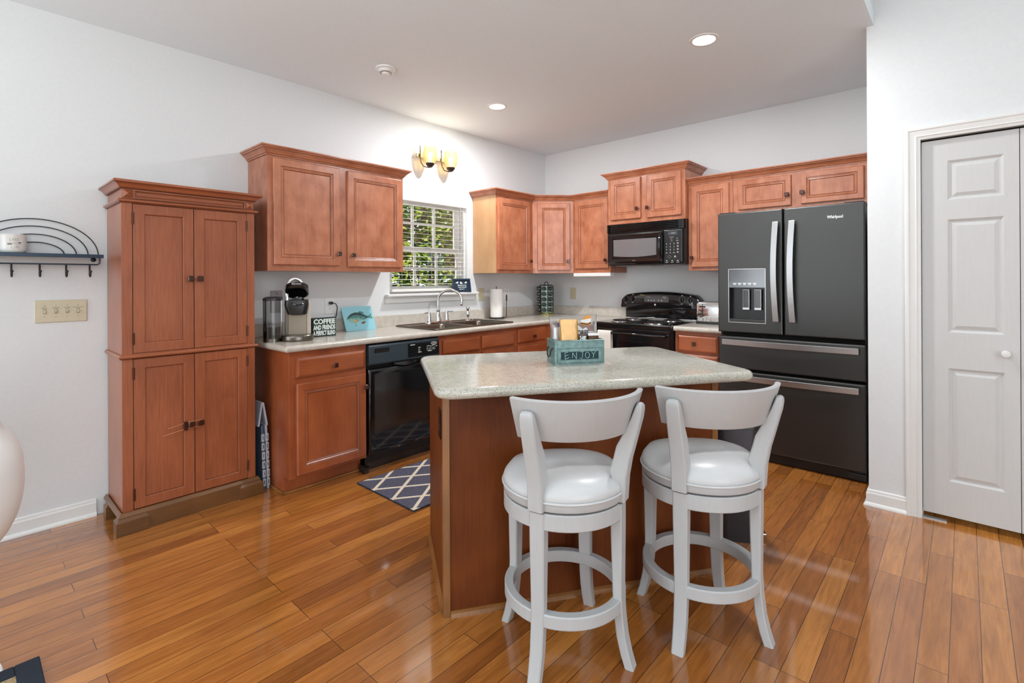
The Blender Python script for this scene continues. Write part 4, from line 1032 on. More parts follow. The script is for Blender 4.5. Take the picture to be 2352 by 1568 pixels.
# facing the -u side: local x along w
bm = bmesh.new(); prism(bm, rrect(0.036, 0.058, 0.004, 3), 0, 0.006); bmesh.ops.rotate(bm, verts=bm.verts, cent=(0, 0, 0), matrix=Matrix.Rotation(pi / 2, 3, 'X'))
obj('plate', bm, M['knob'], io)
for z in (0.02, -0.02):
    bm = bmesh.new(); prism(bm, rrect(0.014, 0.012, 0.006, 3), 0.0055, 0.008); bmesh.ops.rotate(bm, verts=bm.verts, cent=(0, 0, 0), matrix=Matrix.Rotation(pi / 2, 3, 'X'))
    obj('socket', bm, M['blk2'], io, loc=(0, 0, z))

# ------------------------------------------------------------------ swivel counter stools
def radial_plank(bm, ang, sect):
    """sect: list of (r_out, r_in, half_width, z); plank along a radial direction"""
    ax = Vector((cos(ang), sin(ang), 0)); tx = Vector((-sin(ang), cos(ang), 0))
    rings = []
    for ro, ri, hw, z in sect:
        c0 = 0.004
        pts = [(ro, -hw + c0), (ro, hw - c0), (ro - c0, hw), (ri + c0, hw), (ri, hw - c0), (ri, -hw + c0), (ri + c0, -hw), (ro - c0, -hw)]
        rings.append([tuple(ax * a + tx * b + Vector((0, 0, z))) for a, b in pts])
    loft(bm, rings)

def make_stool(label, loc, rot, group):
    t = thing('counter_stool', label, 'stool', (*loc, 0), rot, group)
    bm = bmesh.new()
    lathe(bm, [(0, 0.575), (0.205, 0.577), (0.2165, 0.588), (0.219, 0.598), (0.214, 0.612), (0.196, 0.63), (0.16, 0.643), (0.11, 0.650), (0.05, 0.653), (0, 0.653)], 48)
    # sat-in creases
    for v in bm.verts:
        a = atan2(v.co.y, v.co.x); r_ = sqrt(v.co.x ** 2 + v.co.y ** 2)
        if v.co.z > 0.62: v.co.z += 0.005 * sin(3 * a + 0.6) * (r_ / 0.2) - 0.004 * math.exp(-((v.co.y + 0.05) / 0.05) ** 2)
    obj('seat_cushion', bm, M['vinyl'], t, smooth=True, angle=80)
    bm = bmesh.new(); tube(bm, [(0.2195 * cos(2 * pi * k / 56), 0.2195 * sin(2 * pi * k / 56), 0.586) for k in range(56)], 0.0042, 8, closed=True)
    obj('seat_piping', bm, M['vinyl'], t, smooth=True)
    bm = bmesh.new(); lathe(bm, [(0.19, 0.557), (0.2155, 0.557), (0.2175, 0.56), (0.2175, 0.582), (0.19, 0.583)], 56)
    obj('seat_band', bm, M['stool'], t, smooth=True, angle=40)
    bm = bmesh.new(); lathe(bm, [(0, 0.53), (0.12, 0.53), (0.12, 0.557), (0, 0.558)], 32)
    obj('swivel_plate', bm, M['iron'], t, smooth=True, angle=40)
    bm = bmesh.new(); lathe(bm, [(0.186, 0.495), (0.213, 0.495), (0.2165, 0.4985), (0.2165, 0.546), (0.213, 0.5495), (0.11, 0.5495), (0.11, 0.535), (0.186, 0.535), (0.186, 0.495)], 56)
    obj('apron', bm, M['stool'], t, smooth=True, angle=40)
    for a in (45, 135, 225, 315):
        bm = bmesh.new()
        radial_plank(bm, radians(a), [(0.220, 0.180, 0.0265, 0.549), (0.2195, 0.181, 0.026, 0.45), (0.218, 0.184, 0.0245, 0.33), (0.217, 0.186, 0.0235, 0.24), (0.221, 0.190, 0.023, 0.17), (0.229, 0.198, 0.0225, 0.10), (0.243, 0.212, 0.0215, 0.04), (0.256, 0.225, 0.021, 0.0)])
        obj('leg', bm, M['stool'], t, smooth=True, angle=30)
    bm = bmesh.new(); lathe(bm, [(0.186, 0.182), (0.212, 0.182), (0.2155, 0.186), (0.2155, 0.222), (0.212, 0.226), (0.186, 0.226), (0.183, 0.223), (0.183, 0.185), (0.186, 0.182)], 64)
    obj('footrest_ring', bm, M['stool'], t, smooth=True, angle=40)
    for a in (225, 315):
        bm = bmesh.new()
        radial_plank(bm, radians(a), [(0.230, 0.206, 0.0265, 0.556), (0.233, 0.195, 0.0265, 0.60), (0.236, 0.182, 0.0265, 0.64), (0.239, 0.178, 0.0265, 0.655), (0.247, 0.192, 0.026, 0.70), (0.258, 0.202, 0.0255, 0.74), (0.271, 0.228, 0.025, 0.79), (0.284, 0.252, 0.025, 0.84), (0.288, 0.262, 0.0245, 0.866), (0.288, 0.267, 0.0225, 0.880), (0.284, 0.270, 0.017, 0.888), (0.280, 0.273, 0.009, 0.891)])
        obj('back_post', bm, M['stool'], t, smooth=True, angle=30)
    # curved back slab, leaning outward
    bm = bmesh.new(); n = 28; rings = []
    for k in range(n + 1):
        a = -pi / 2 + radians(-57 + 114 * k / n)
        e_ = abs(2 * k / n - 1)
        zb = 0.788; zt = 0.925
        rb, rt = 0.246, 0.284
        q = lambda rr, z: (rr * cos(a), 0.013 + rr * sin(a), z)
        rings.append([q(rb, zb + 0.003), q(rb - 0.003, zb), q(rb - 0.015, zb + 0.002), q(rb - 0.018, zb + 0.006), q(rt - 0.020, zt - 0.004), q(rt - 0.016, zt), q(rt - 0.004, zt), q(rt, zt - 0.004)])
    loft(bm, rings)
    obj('backrest', bm, M['stool'], t, smooth=True, angle=40)
    return t
make_stool('white swivel counter stool nearer the camera, left of the two at the island', (2.54, -3.125), 57.0, 'swivel stools at the island')
make_stool('white swivel counter stool farther right, in front of the refrigerator drawers', (2.853, -2.67), 48.6, 'swivel stools at the island')

# ------------------------------------------------------------------ bin, rugs, step stool
b = thing('step_bin', 'charcoal grey pedal bin at the far right end of the island', 'bin', (2.735, -1.935, 0), 30)
bm = bmesh.new()
loft(bm, [[(x, y, z) for x, y in rrect(h, h2, 0.055, 6)] for h, h2, z in ((0.094, 0.084, 0.0), (0.096, 0.086, 0.006), (0.113, 0.103, 0.56))])
obj('bucket', bm, M['can'], b, smooth=True, angle=40)
bm = bmesh.new(); loft(bm, [[(x, y, z) for x, y in rrect(h, h2, 0.056, 6)] for h, h2, z in ((0.116, 0.106, 0.561), (0.117, 0.107, 0.59), (0.106, 0.096, 0.606), (0.05, 0.04, 0.612))])
obj('lid', bm, M['blk2'], b, smooth=True, angle=40)
bm = bmesh.new(); box(bm, 0.097, 0.145, -0.03, 0.03, 0.022, 0.028); box(bm, 0.099, 0.125, -0.026, 0.026, 0.08, 0.12)
obj('pedal', bm, M['chrome'], b, bevel=0.003)

rg = thing('lattice_rug', 'blue grey kitchen mat with cream diamond lattice on the floor by the sink', 'rug', (0.722, -2.872, 0), 0)
bm = bmesh.new(); loft(bm, [[(i, i, z), (0.588 - i, i, z), (0.588 - i, 1.1 - i, z), (i, 1.1 - i, z)] for i, z in ((0, 0.0), (0, 0.007), (0.003, 0.009))])
obj('pile', bm, M['lattice'], rg)
bm = bmesh.new(); tube(bm, [(0, 0, 0.005), (0.588, 0, 0.005), (0.588, 1.1, 0.005), (0, 1.1, 0.005)], 0.0045, 6, closed=True); obj('binding', bm, M['rugnavy'], rg)
rg = thing('dining_rug', 'jute rug with wide navy border at the lower left edge of the photo', 'rug', (1.236, -6.4, 0), 0)
obj('jute_field', B((0.06, 1.6, 0.06, 1.94, 0, 0.010)), M['jute'], rg)
bm = bmesh.new()
for q in ((0, 1.66, 1.937, 2.0), (0, 1.66, 0, 0.063), (0, 0.063, 0.063, 1.937), (1.597, 1.66, 0.063, 1.937)): box(bm, *q, 0, 0.013)
obj('border', bm, M['rugnavy'], rg, bevel=0.004)

sl = thing('folding_step_stool', 'folded pale grey plastic step stool standing between pantry and base cabinet', 'step stool', (0.36, -3.312, 0), 90)
# local x along +Y (thickness), local y towards the wall
bm = bmesh.new()
def tilt(bm, pts): pass
def leaf_panel(x, lean, zt, mat, name):
    b2 = bmesh.new()
    loft(b2, [[(x + lean * z, 0.0, z), (x + 0.013 + lean * z, 0.0, z), (x + 0.013 + lean * z, 0.24, z), (x + lean * z, 0.24, z)] for z in (0.0, zt)])
    o = obj(name, b2, M[mat], sl, bevel=0.003)
    g = bmesh.new(); z = 0.02; k = 0
    while z < zt - 0.05:
        e_ = 0.002 if k % 2 else 0.0
        box(g, x - 0.003 + lean * (z + 0.02), x + 0.016 + lean * (z + 0.02), -0.006 - e_, 0.003, z, z + 0.048)
        z += 0.056; k += 1
    obj('edge_ribs', g, M['ladder'], o, bevel=0.003)
    g = bmesh.new(); z = 0.035
    while z < zt - 0.06:
        box(g, x + 0.005 + lean * (z + 0.02), x + 0.008 + lean * (z + 0.02), -0.0085, -0.005, z, z + 0.022); z += 0.056
    obj('edge_slots', g, M['rugnavy'], o)
leaf_panel(0.004, -0.03, 0.40, 'ladderb', 'side_leaf'); leaf_panel(0.028, -0.03, 0.40, 'ladder', 'side_leaf')
bm = bmesh.new()
for x, x2 in ((-0.004, -0.025), (0.004, 0.026)):
    loft(bm, [[(x - 0.005, -0.004, 0.535), (x + 0.005, -0.004, 0.54), (x + 0.005, 0.22, 0.54), (x - 0.005, 0.22, 0.535)], [(x2 + 0.0 - 0.005, -0.004, 0.40), (x2 + 0.006, -0.004, 0.40), (x2 + 0.006, 0.22, 0.40), (x2 - 0.005, 0.22, 0.40)]])
tube(bm, [(0, -0.006, 0.536), (0, 0.225, 0.536)], 0.010, 10)
obj('folded_tread', bm, M['ladder'], sl, smooth=True, angle=40)

# ------------------------------------------------------------------ sink and faucet
s = thing('kitchen_sink', 'stainless double bowl drop in sink in the worktop under the window', 'sink', (0, 0, 0.914))
bm = bmesh.new()
yd = (SY0 + SY1) / 2
def basin(x0, x1, y0, y1, d):
    rings = []
    for i, z in ((-0.0, 0.006), (0.008, 0.0), (0.014, -0.01), (0.022, -d + 0.03), (0.045, -d)):
        rings.append([(x, y, z) for x, y in rrect((x1 - x0) / 2 - i, (y1 - y0) / 2 - i, 0.06 - i * 0.5, 5, (x0 + x1) / 2, (y0 + y1) / 2)])
    loft(bm, rings, cap0=False, cap1=True)
bas = ((SX0 + 0.085, SX1 + 0.005, SY0 + 0.005, yd - 0.016), (SX0 + 0.085, SX1 + 0.005, yd + 0.016, SY1 - 0.005))
for q in bas: basin(*q, 0.19)
# rim made of strips round the two bowls (top surface at 6 mm, rolled outer edge)
X0, X1, Y0, Y1 = SX0 - 0.03, SX1 + 0.028, SY0 - 0.026, SY1 + 0.026
def strip(x0, x1, y0, y1): box(bm, x0, x1, y0, y1, 0.0005, 0.006)
strip(X0 + 0.006, SX0 + 0.088, Y0 + 0.006, Y1 - 0.006); strip(SX1 + 0.002, X1 - 0.006, Y0 + 0.006, Y1 - 0.006)
strip(SX0 + 0.088, SX1 + 0.002, Y0 + 0.006, SY0 + 0.008); strip(SX0 + 0.088, SX1 + 0.002, SY1 - 0.008, Y1 - 0.006); strip(SX0 + 0.088, SX1 + 0.002, yd - 0.019, yd + 0.019)
for q in bas:
    cxq, cyq = (q[0] + q[1]) / 2, (q[2] + q[3]) / 2; rr = rrect((q[1] - q[0]) / 2, (q[3] - q[2]) / 2, 0.06, 5, cxq, cyq)
    for ci, (sx, sy) in enumerate(((1, 1), (-1, 1), (-1, -1), (1, -1))):
        corner = (cxq + sx * (q[1] - q[0]) / 2, cyq + sy * (q[3] - q[2]) / 2)
        arc = rr[ci * 6:ci * 6 + 6]
        cv = bm.verts.new((*corner, 0.006)); av = [bm.verts.new((*a_, 0.006)) for a_ in arc]
        for i in range(5): bm.faces.new((cv, av[i], av[i + 1]))
tube(bm, [(x, y, 0.0045) for x, y in rrect((X1 - X0) / 2 - 0.006, (Y1 - Y0) / 2 - 0.006, 0.02, 4, (X0 + X1) / 2, (Y0 + Y1) / 2)], 0.0085, 8, closed=True)
obj('sink_bowls', bm, M['sink'], s, smooth=True, angle=35)
for q in bas:
    bm = bmesh.new(); lathe(bm, [(0, -0.188), (0.04, -0.1885), (0.042, -0.186), (0.03, -0.1865), (0, -0.1865)], 20, c=((q[0] + q[1]) / 2, (q[2] + q[3]) / 2)); obj('drain', bm, M['chrome'], s, smooth=True)
sc_ = thing('scrubber', 'small teal dish sponge bottle standing inside the sink bowl', 'scrubber', (0.225, -1.50, 0.7245), 20)
bm = bmesh.new(); box(bm, -0.02, 0.02, -0.03, 0.03, 0, 0.165); obj('pad', bm, M['teal'], sc_, bevel=0.008, seg=3)

fa = thing('kitchen_faucet', 'chrome two handle gooseneck faucet behind the sink', 'faucet', (0.125, -1.71, 0.92), 90)
bm = bmesh.new(); loft(bm, [[(x, y, z) for x, y in rrect(a_, b_, b_ * 0.95, 6)] for a_, b_, z in ((0.135, 0.031, 0.0), (0.135, 0.031, 0.012), (0.128, 0.024, 0.021), (0.10, 0.015, 0.025))])
obj('base_plate', bm, M['chrome'], fa, smooth=True, angle=45)
bm = bmesh.new(); lathe(bm, [(0.034, 0.02), (0.026, 0.05), (0.017, 0.085), (0.016, 0.10), (0.019, 0.104), (0.019, 0.112), (0.013, 0.116), (0, 0.117)], 20)
obj('spout_base', bm, M['chrome'], fa, smooth=True)
bm = bmesh.new(); pts = [(0, 0, 0.11), (0, 0, 0.19)]
for k in range(0, 15):
    a = pi - radians(195) * k / 14
    q = 0.098 * (cos(a) + 1); pts.append((q * 0.82, -q * 0.70, 0.20 + 0.092 * sin(a)))
tube(bm, pts, 0.0115, 12); lathe(bm, [(0, -0.014), (0.012, -0.012), (0.016, 0.0), (0.014, 0.014), (0.009, 0.02), (0, 0.021)], 16, c=(0, 0)); 
for v in bm.verts[-(16 * 4 + 2):]: v.co += Vector((pts[-1][0], pts[-1][1], pts[-1][2] - 0.012))
obj('spout', bm, M['chrome'], fa, smooth=True)
for sx in (-1, 1):
    bm = bmesh.new(); lathe(bm, [(0.022, 0.02), (0.022, 0.035), (0.017, 0.05), (0.020, 0.075), (0.014, 0.10), (0.012, 0.118), (0.016, 0.122), (0.015, 0.132), (0, 0.138)], 16, c=(sx * 0.1, 0))
    tube(bm, [(sx * 0.1, 0, 0.128), (sx * 0.125, -0.004, 0.128), (sx * 0.165, -0.012, 0.122)], [0.0065, 0.0055, 0.008], 8)
    for v in bm.verts: v.co.z = 0.02 + (v.co.z - 0.02) * 0.72
    obj('handle', bm, M['chrome'], fa, smooth=True)
sp = thing('side_sprayer', 'chrome hand sprayer standing right of the faucet at the sink', 'sprayer', (0.128, -1.352, 0.92))
bm = bmesh.new(); lathe(bm, [(0.024, 0), (0.022, 0.012), (0.014, 0.02), (0.012, 0.03), (0.017, 0.05), (0.0165, 0.07), (0.010, 0.088), (0.012, 0.096), (0.018, 0.108), (0.018, 0.122), (0.01, 0.132), (0, 0.133)], 18)
obj('spray_head', bm, M['chrome'], sp, smooth=True)

# ------------------------------------------------------------------ things on the worktop
# coffee maker
cm = thing('coffee_maker', 'single serve coffee maker with clear water tank and its lid raised, on the left worktop', 'coffee maker', (0.33, -3.112, 0.914), 62)
# local -y is the front; x to the right seen from the front
bm = bmesh.new(); prism(bm, rrect(0.088, 0.14, 0.05, 6, 0.03, 0.03), 0.0, 0.018); obj('base', bm, M['taupe'], cm, bevel=0.003)
bm = bmesh.new(); loft(bm, [[(x, y, z) for x, y in rrect(0.08 * k_, 0.085, 0.04, 6, 0.035, 0.075)] for k_, z in ((1.0, 0.018), (1.0, 0.22), (0.97, 0.25), (0.9, 0.262))]); obj('housing', bm, M['champ'], cm, smooth=True, angle=40)
bm = bmesh.new(); box(bm, -0.022, 0.094, -0.016, -0.008, 0.03, 0.205); obj('front_panel', bm, M['taupe'], cm, bevel=0.004)
bm = bmesh.new()
loft(bm, [[(0.036 + r_ * cos(a), -0.055 + r_ * 0.8 * sin(a), z) for a in [pi * (1 + k / 18) for k in range(19)]] + [(0.036 + r_, 0.0, z), (0.036 - r_, 0.0, z)] for r_, z in ((0.096, 0.0), (0.098, 0.004), (0.098, 0.034), (0.094, 0.038))])
obj('drip_tray', bm, M['sinkdk'], cm, smooth=True, angle=40)
bm = bmesh.new()
loft(bm, [[(x, y, z) for x, y in rrect(a_, b_, 0.03, 5, xc, yc)] for a_, b_, xc, yc, z in ((0.038, 0.045, 0.040, -0.03, 0.165), (0.058, 0.066, 0.038, -0.03, 0.172), (0.072, 0.086, 0.034, -0.024, 0.232), (0.070, 0.084, 0.034, -0.02, 0.262))]); obj('brew_head', bm, M['blk2'], cm, smooth=True, angle=40)
bm = bmesh.new(); lathe(bm, [(0.026, 0), (0.026, 0.012), (0.040, 0.014), (0.043, 0.02), (0.037, 0.025), (0.03, 0.016), (0, 0.006)], 24); obj('pod_holder', bm, M['blk'], cm, smooth=True, loc=(0.042, -0.078, 0.242), rot=(radians(40), 0, 0))
bm = bmesh.new(); loft(bm, [[(x, y, z) for x, y in rrect(a_, b_, 0.05, 6, 0.0, -0.06)] for a_, b_, z in ((0.052, 0.056, 0.004), (0.060, 0.064, 0.0), (0.070, 0.074, 0.008), (0.070, 0.074, 0.036), (0.058, 0.062, 0.05))])
ld = obj('lid', bm, M['blk'], cm, smooth=True, angle=40, loc=(0.034, 0.035, 0.272), rot=(radians(-34), 0, 0))
text(ld, 'KEURIG', (0.0, -0.1352, 0.024), 0.056, M['silver'], height=0.012, bold=0.002)
bm = bmesh.new(); tube(bm, [(-0.028, -0.005, 0.262), (-0.026, 0.0, 0.32)] + [(0.022 + 0.046 * cos(a), 0.012, 0.345 + 0.056 * sin(a)) for a in [pi - pi * k / 14 for k in range(15)]] + [(0.068, 0.012, 0.325)], 0.0075, 8, flat=(1.3, 0.8)); obj('lifting_handle', bm, M['chrome'], cm, smooth=True)
TX, TY, TH_, TL = -0.112, 0.01, 0.052, 0.112
bm = bmesh.new(); prism(bm, rrect(TH_, TL, 0.04, 6, TX, TY), 0.022, 0.262); bmesh.ops.delete(bm, geom=[f_ for f_ in bm.faces if f_.normal.z > 0.9], context='FACES'); tk = obj('water_tank', bm, M['tank'], cm, smooth=True, angle=40)
bm = bmesh.new(); loft(bm, [[(x, y, z) for x, y in rrect(TH_ + d_, TL + d_, 0.04, 6, TX, TY)] for d_, z in ((0, 0.262), (0.001, 0.265), (0.001, 0.276), (-0.010, 0.284))]); obj('tank_lid', bm, M['can'], tk, smooth=True, angle=40)
bm = bmesh.new(); prism(bm, rrect(TH_ - 0.002, TL - 0.002, 0.038, 6, TX, TY), 0.0, 0.021); obj('tank_base', bm, M['sinkdk'], cm)
bm = bmesh.new(); prism(bm, rrect(TH_ - 0.004, TL - 0.004, 0.036, 6, TX, TY), 0.023, 0.095); obj('water', bm, M['tankwater'], tk, smooth=True, angle=40)

sg = thing('wooden_sign', 'small dark green block sign about coffee and friends beside the coffee maker', 'sign', (0.307, -2.873, 0.914), 90)
obj('block', B((-0.085, 0.085, 0.0, 0.028, 0, 0.131)), M['signgreen'], sg, bevel=0.0015)
text(sg, 'COFFEE', (0, -0.0006, 0.103), 0.158, M['whiteink'], height=0.036, bold=0.004)
text(sg, 'AND FRIENDS', (0, -0.0006, 0.0625), 0.16, M['whiteink'], height=0.034, bold=0.004)
text(sg, 'A PERFECT BLEND', (0, -0.0006, 0.024), 0.16, M['whiteink'], height=0.032, bold=0.004)

fb = thing('fish_board', 'pale blue glass board printed with a speckled fish leaning on the backsplash', 'cutting board', (0.135, -2.478, 0.9145), 90)
fb.rotation_euler = (radians(-24), 0, radians(90))
bm = bmesh.new(); pr = rrect(0.13, 0.1, 0.012, 4, 0, 0.1); loft(bm, [[(x, y_, z) for x, z in pr] for y_ in (0.0, 0.005)]); bd = obj('board', bm, M['fishboard'], fb)
def flat(par, name, pts, mat, y=-0.0006, t=0.0006):
    b2 = bmesh.new(); a = [b2.verts.new((x, y, z)) for x, z in pts]; c2 = [b2.verts.new((x, y + t, z)) for x, z in pts]
    b2.faces.new(a); b2.faces.new(c2[::-1])
    for i in range(len(pts)): b2.faces.new((a[i], c2[i], c2[(i + 1) % len(pts)], a[(i + 1) % len(pts)]))
    return obj(name, b2, M[mat], par)
flat(fb, 'fish_body', [(-0.105, 0.097), (-0.085, 0.122), (-0.055, 0.142), (-0.02, 0.15), (0.02, 0.143), (0.055, 0.124), (0.085, 0.112), (0.086, 0.102), (0.05, 0.09), (0.0, 0.084), (-0.06, 0.087), (-0.09, 0.088)], 'fishdk')
flat(fb, 'fish_belly', [(-0.105, 0.096), (-0.09, 0.098), (-0.05, 0.105), (0.0, 0.104), (0.05, 0.098), (0.04, 0.088), (0.0, 0.075), (-0.03, 0.062), (-0.06, 0.062), (-0.085, 0.075)], 'fishlt', y=-0.0009)
flat(fb, 'fish_back', [(-0.105, 0.099), (-0.085, 0.124), (-0.055, 0.143), (-0.02, 0.151), (0.02, 0.144), (0.055, 0.125), (0.085, 0.112), (0.05, 0.113), (0.02, 0.122), (-0.02, 0.13), (-0.06, 0.122), (-0.085, 0.108)], 'fishback', y=-0.0009)
flat(fb, 'tail', [(0.08, 0.111), (0.118, 0.142), (0.112, 0.115), (0.122, 0.095), (0.105, 0.092), (0.082, 0.101)], 'fishdk')
flat(fb, 'back_fin', [(0.0, 0.149), (0.018, 0.16), (0.045, 0.152), (0.055, 0.135), (0.03, 0.14)], 'fishdk')
flat(fb, 'belly_fin', [(0.005, 0.062), (0.03, 0.073), (0.055, 0.07), (0.04, 0.056), (0.025, 0.05)], 'fishfin')
flat(fb, 'side_fin', [(-0.045, 0.085), (-0.022, 0.088), (-0.018, 0.075), (-0.035, 0.066)], 'orange', y=-0.0012)
flat(fb, 'lower_fin', [(-0.045, 0.052), (-0.038, 0.052), (-0.03, 0.038), (-0.042, 0.042)], 'fishdk')
bm = bmesh.new()
rnd = random.Random(3)
for k in range(42):
    x = rnd.uniform(-0.06, 0.08); z = rnd.uniform(0.085, 0.112) if x < 0.05 else rnd.uniform(0.098, 0.11); q = rnd.uniform(0.0012, 0.003)
    box(bm, x - q, x + q, -0.0014, -0.0009, z - q * 0.8, z + q * 0.8)
obj('fish_spots', bm, M['fishback'], fb)

# paper towel holder + roll
pt = thing('paper_towel_holder', 'black wire paper towel stand on the worktop right of the sink', 'paper towel holder', (0.165, -1.0, 0.914), 40)
bm = bmesh.new(); tube(bm, [(0.075 * cos(2 * pi * k / 28), 0.075 * sin(2 * pi * k / 28), 0.011) for k in range(28)], 0.0042, 8, closed=True)
for k in range(3):
    a = radians(30 + 120 * k); lathe(bm, [(0, 0), (0.007, 0.002), (0.0085, 0.008), (0.006, 0.014), (0, 0.016)], 10, c=(0.078 * cos(a), 0.078 * sin(a)))
tube(bm, [(-0.075, 0, 0.011), (0.075, 0, 0.011)], 0.0035, 6)
obj('base', bm, M['iron'], pt, smooth=True)
bm = bmesh.new(); tube(bm, [(0, 0, 0.01), (0, 0, 0.315), (0, 0, 0.322)], [0.0035, 0.0035, 0.0055], 8); obj('post', bm, M['iron'], pt, smooth=True)
bm = bmesh.new(); tube(bm, [(0.075, 0, 0.011), (0.095, 0, 0.016), (0.1, 0, 0.05), (0.1, 0, 0.17), (0.1, 0, 0.19), (0.1, 0, 0.225), (0.1, 0, 0.245)], [0.004, 0.004, 0.004, 0.003, 0.007, 0.0075, 0.003], 8, flat=(1, 0.8)); obj('side_arm', bm, M['iron'], pt, smooth=True)
ro = thing('paper_towel_roll', 'full white paper towel roll on the black wire stand', 'paper towels', (0.165, -1.0, 0.93), 40)
bm = bmesh.new(); lathe(bm, [(0.02, 0.002), (0.058, 0.002), (0.06, 0.004), (0.06, 0.276), (0.058, 0.28), (0.02, 0.28), (0.018, 0.276), (0.018, 0.006), (0.02, 0.002)], 40); obj('roll', bm, M['paper'], ro, smooth=True, angle=40)

# spice carousel and jars
sx_, sy_ = 0.185, -0.225
sk = thing('spice_rack', 'revolving steel spice rack tower in the corner of the worktop', 'spice rack', (sx_, sy_, 0.914), 8)
bm = bmesh.new(); lathe(bm, [(0, 0), (0.085, 0), (0.088, 0.004), (0.088, 0.014), (0.08, 0.018), (0.06, 0.018), (0.06, 0.024), (0, 0.024)], 36); obj('turntable', bm, M['brass'], sk, smooth=True, angle=40)
hexr = [(0.078 * cos(radians(60 * k + 10)), 0.078 * sin(radians(60 * k + 10))) for k in range(6)]
bm = bmesh.new(); prism(bm, hexr, 0.024, 0.324); obj('tower', bm, M['spice'], sk, bevel=0.004)
bm = bmesh.new(); lathe(bm, [(0, 0.324), (0.072, 0.324), (0.07, 0.33), (0, 0.332)], 24); tube(bm, [(0.024 * cos(a), 0, 0.33 + 0.032 * sin(a)) for a in [pi * k / 12 for k in range(13)]], 0.004, 8); obj('carrying_handle', bm, M['iron'], sk, smooth=True)
bm = bmesh.new()
for k in range(6):
    a = radians(60 * k + 10); tube(bm, [(0.079 * cos(a), 0.079 * sin(a), 0.026), (0.079 * cos(a), 0.079 * sin(a), 0.322)], 0.0045, 6)
obj('corner_posts', bm, M['iron'], sk)
jar0 = None
for col_i in range(6):
    a = radians(60 * col_i + 40 + 8)
    if cos(a - radians(-52)) < -0.1: continue
    for row in range(5):
        loc = (sx_ + 0.069 * cos(a), sy_ + 0.069 * sin(a), 0.914 + 0.058 + row * 0.058)
        if jar0 is None:
            jar0 = thing('spice_jar', 'small glass spice jar lying lid outward in the revolving steel rack', 'jar', loc, 0, 'jars in the spice rack')
            bm = bmesh.new(); lathe(bm, [(0.0, 0.0), (0.022, 0.0), (0.023, 0.004), (0.023, 0.018), (0.02, 0.024), (0, 0.0245)], 18); bmesh.ops.rotate(bm, verts=bm.verts, cent=(0, 0, 0), matrix=Matrix.Rotation(pi / 2, 3, 'Y')); obj('jar_body', bm, M['jarglass'], jar0, smooth=True, angle=40)
            bm = bmesh.new(); lathe(bm, [(0.0, 0.02), (0.019, 0.02), (0.0205, 0.022), (0.0205, 0.034), (0.017, 0.038), (0, 0.0385)], 18); bmesh.ops.rotate(bm, verts=bm.verts, cent=(0, 0, 0), matrix=Matrix.Rotation(pi / 2, 3, 'Y')); obj('jar_lid', bm, M['jarlid'], jar0, smooth=True, angle=40)
            j = jar0
        else: j = copy_tree(jar0)
        j.location = loc; j.rotation_euler = (0, 0, a)

# toaster
to = thing('toaster', 'polished steel toaster on the side worktop, half hidden by the refrigerator', 'toaster', (1.882, -0.31, 0.914), 0)
bm = bmesh.new(); prism(bm, rrect(0.14, 0.105, 0.02, 4, 0.14, 0.105), 0.0, 0.02); obj('base', bm, M['blk2'], to)
bm = bmesh.new(); loft(bm, [[(x, y, z) for x, y in rrect(0.14 - i, 0.1 - i, 0.025, 5, 0.14, 0.105)] for i, z in ((0.002, 0.02), (0, 0.024), (0, 0.17), (0.008, 0.184), (0.02, 0.188))]); obj('body', bm, M['chrome'], to, smooth=True, angle=40)
obj('lever_slot', B((0.058, 0.064, 0.0035, 0.006, 0.06, 0.17)), M['blk'], to)
bm = bmesh.new(); loft(bm, [[(0.035, 0.004, 0.142), (0.087, 0.004, 0.142), (0.08, -0.014, 0.148), (0.042, -0.014, 0.148)], [(0.037, 0.004, 0.152), (0.085, 0.004, 0.152), (0.078, -0.013, 0.155), (0.044, -0.013, 0.155)]]); obj('lever', bm, M['blk'], to)
def tknob(x, z, r_): 
    b2 = bmesh.new(); lathe(b2, [(0, 0), (r_, 0), (r_, 0.006), (r_ * 0.8, 0.012), (0, 0.012)], 16); obj('dial' if r_ > 0.01 else 'button', b2, M['steel'], to, smooth=True, angle=40, loc=(x, 0.005, z), rot=(pi / 2, 0, 0))
tknob(0.055, 0.042, 0.014)
for x, z in ((0.025, 0.055), (0.025, 0.035), (0.088, 0.055), (0.088, 0.035), (0.125, 0.055), (0.125, 0.035)): tknob(x, z, 0.007)
obj('bread_slots', B((0.03, 0.25, 0.055, 0.085, 0.1865, 0.1895), (0.03, 0.25, 0.125, 0.155, 0.1865, 0.1895)), M['blk'], to)

# framed sign on the sill
fs_ = thing('framed_sign', 'small navy framed sign with white handwriting on the window sill', 'sign', (0.045, -1.342, 1.1855), 90)
fs_.rotation_euler = (radians(-10), 0, radians(84))
obj('backing', B((-0.096, 0.096, 0.004, 0.012, 0.004, 0.126)), M['navy'], fs_)
bm = bmesh.new()
for q in ((-0.104, 0.104, 0, 0.016), (-0.104, 0.104, 0.115, 0.131)): box(bm, q[0], q[1], -0.006, 0.013, q[2], q[3])
for q in ((-0.104, -0.088), (0.088, 0.104)): box(bm, q[0], q[1], -0.006, 0.013, 0.016, 0.115)
obj('frame', bm, M['navy'], fs_, bevel=0.002)
text(fs_, 'Blessed of my', (0.004, 0.0035, 0.068), 0.105, M['whiteink'], height=0.017, shear=0.3, bold=0.002)
text(fs_, 'kind family', (0.006, 0.0035, 0.049), 0.1, M['whiteink'], height=0.016, shear=0.3, bold=0.002)
text(fs_, 'done it', (-0.004, 0.0035, 0.031), 0.062, M['whiteink'], height=0.012, shear=0.3, bold=0.002)
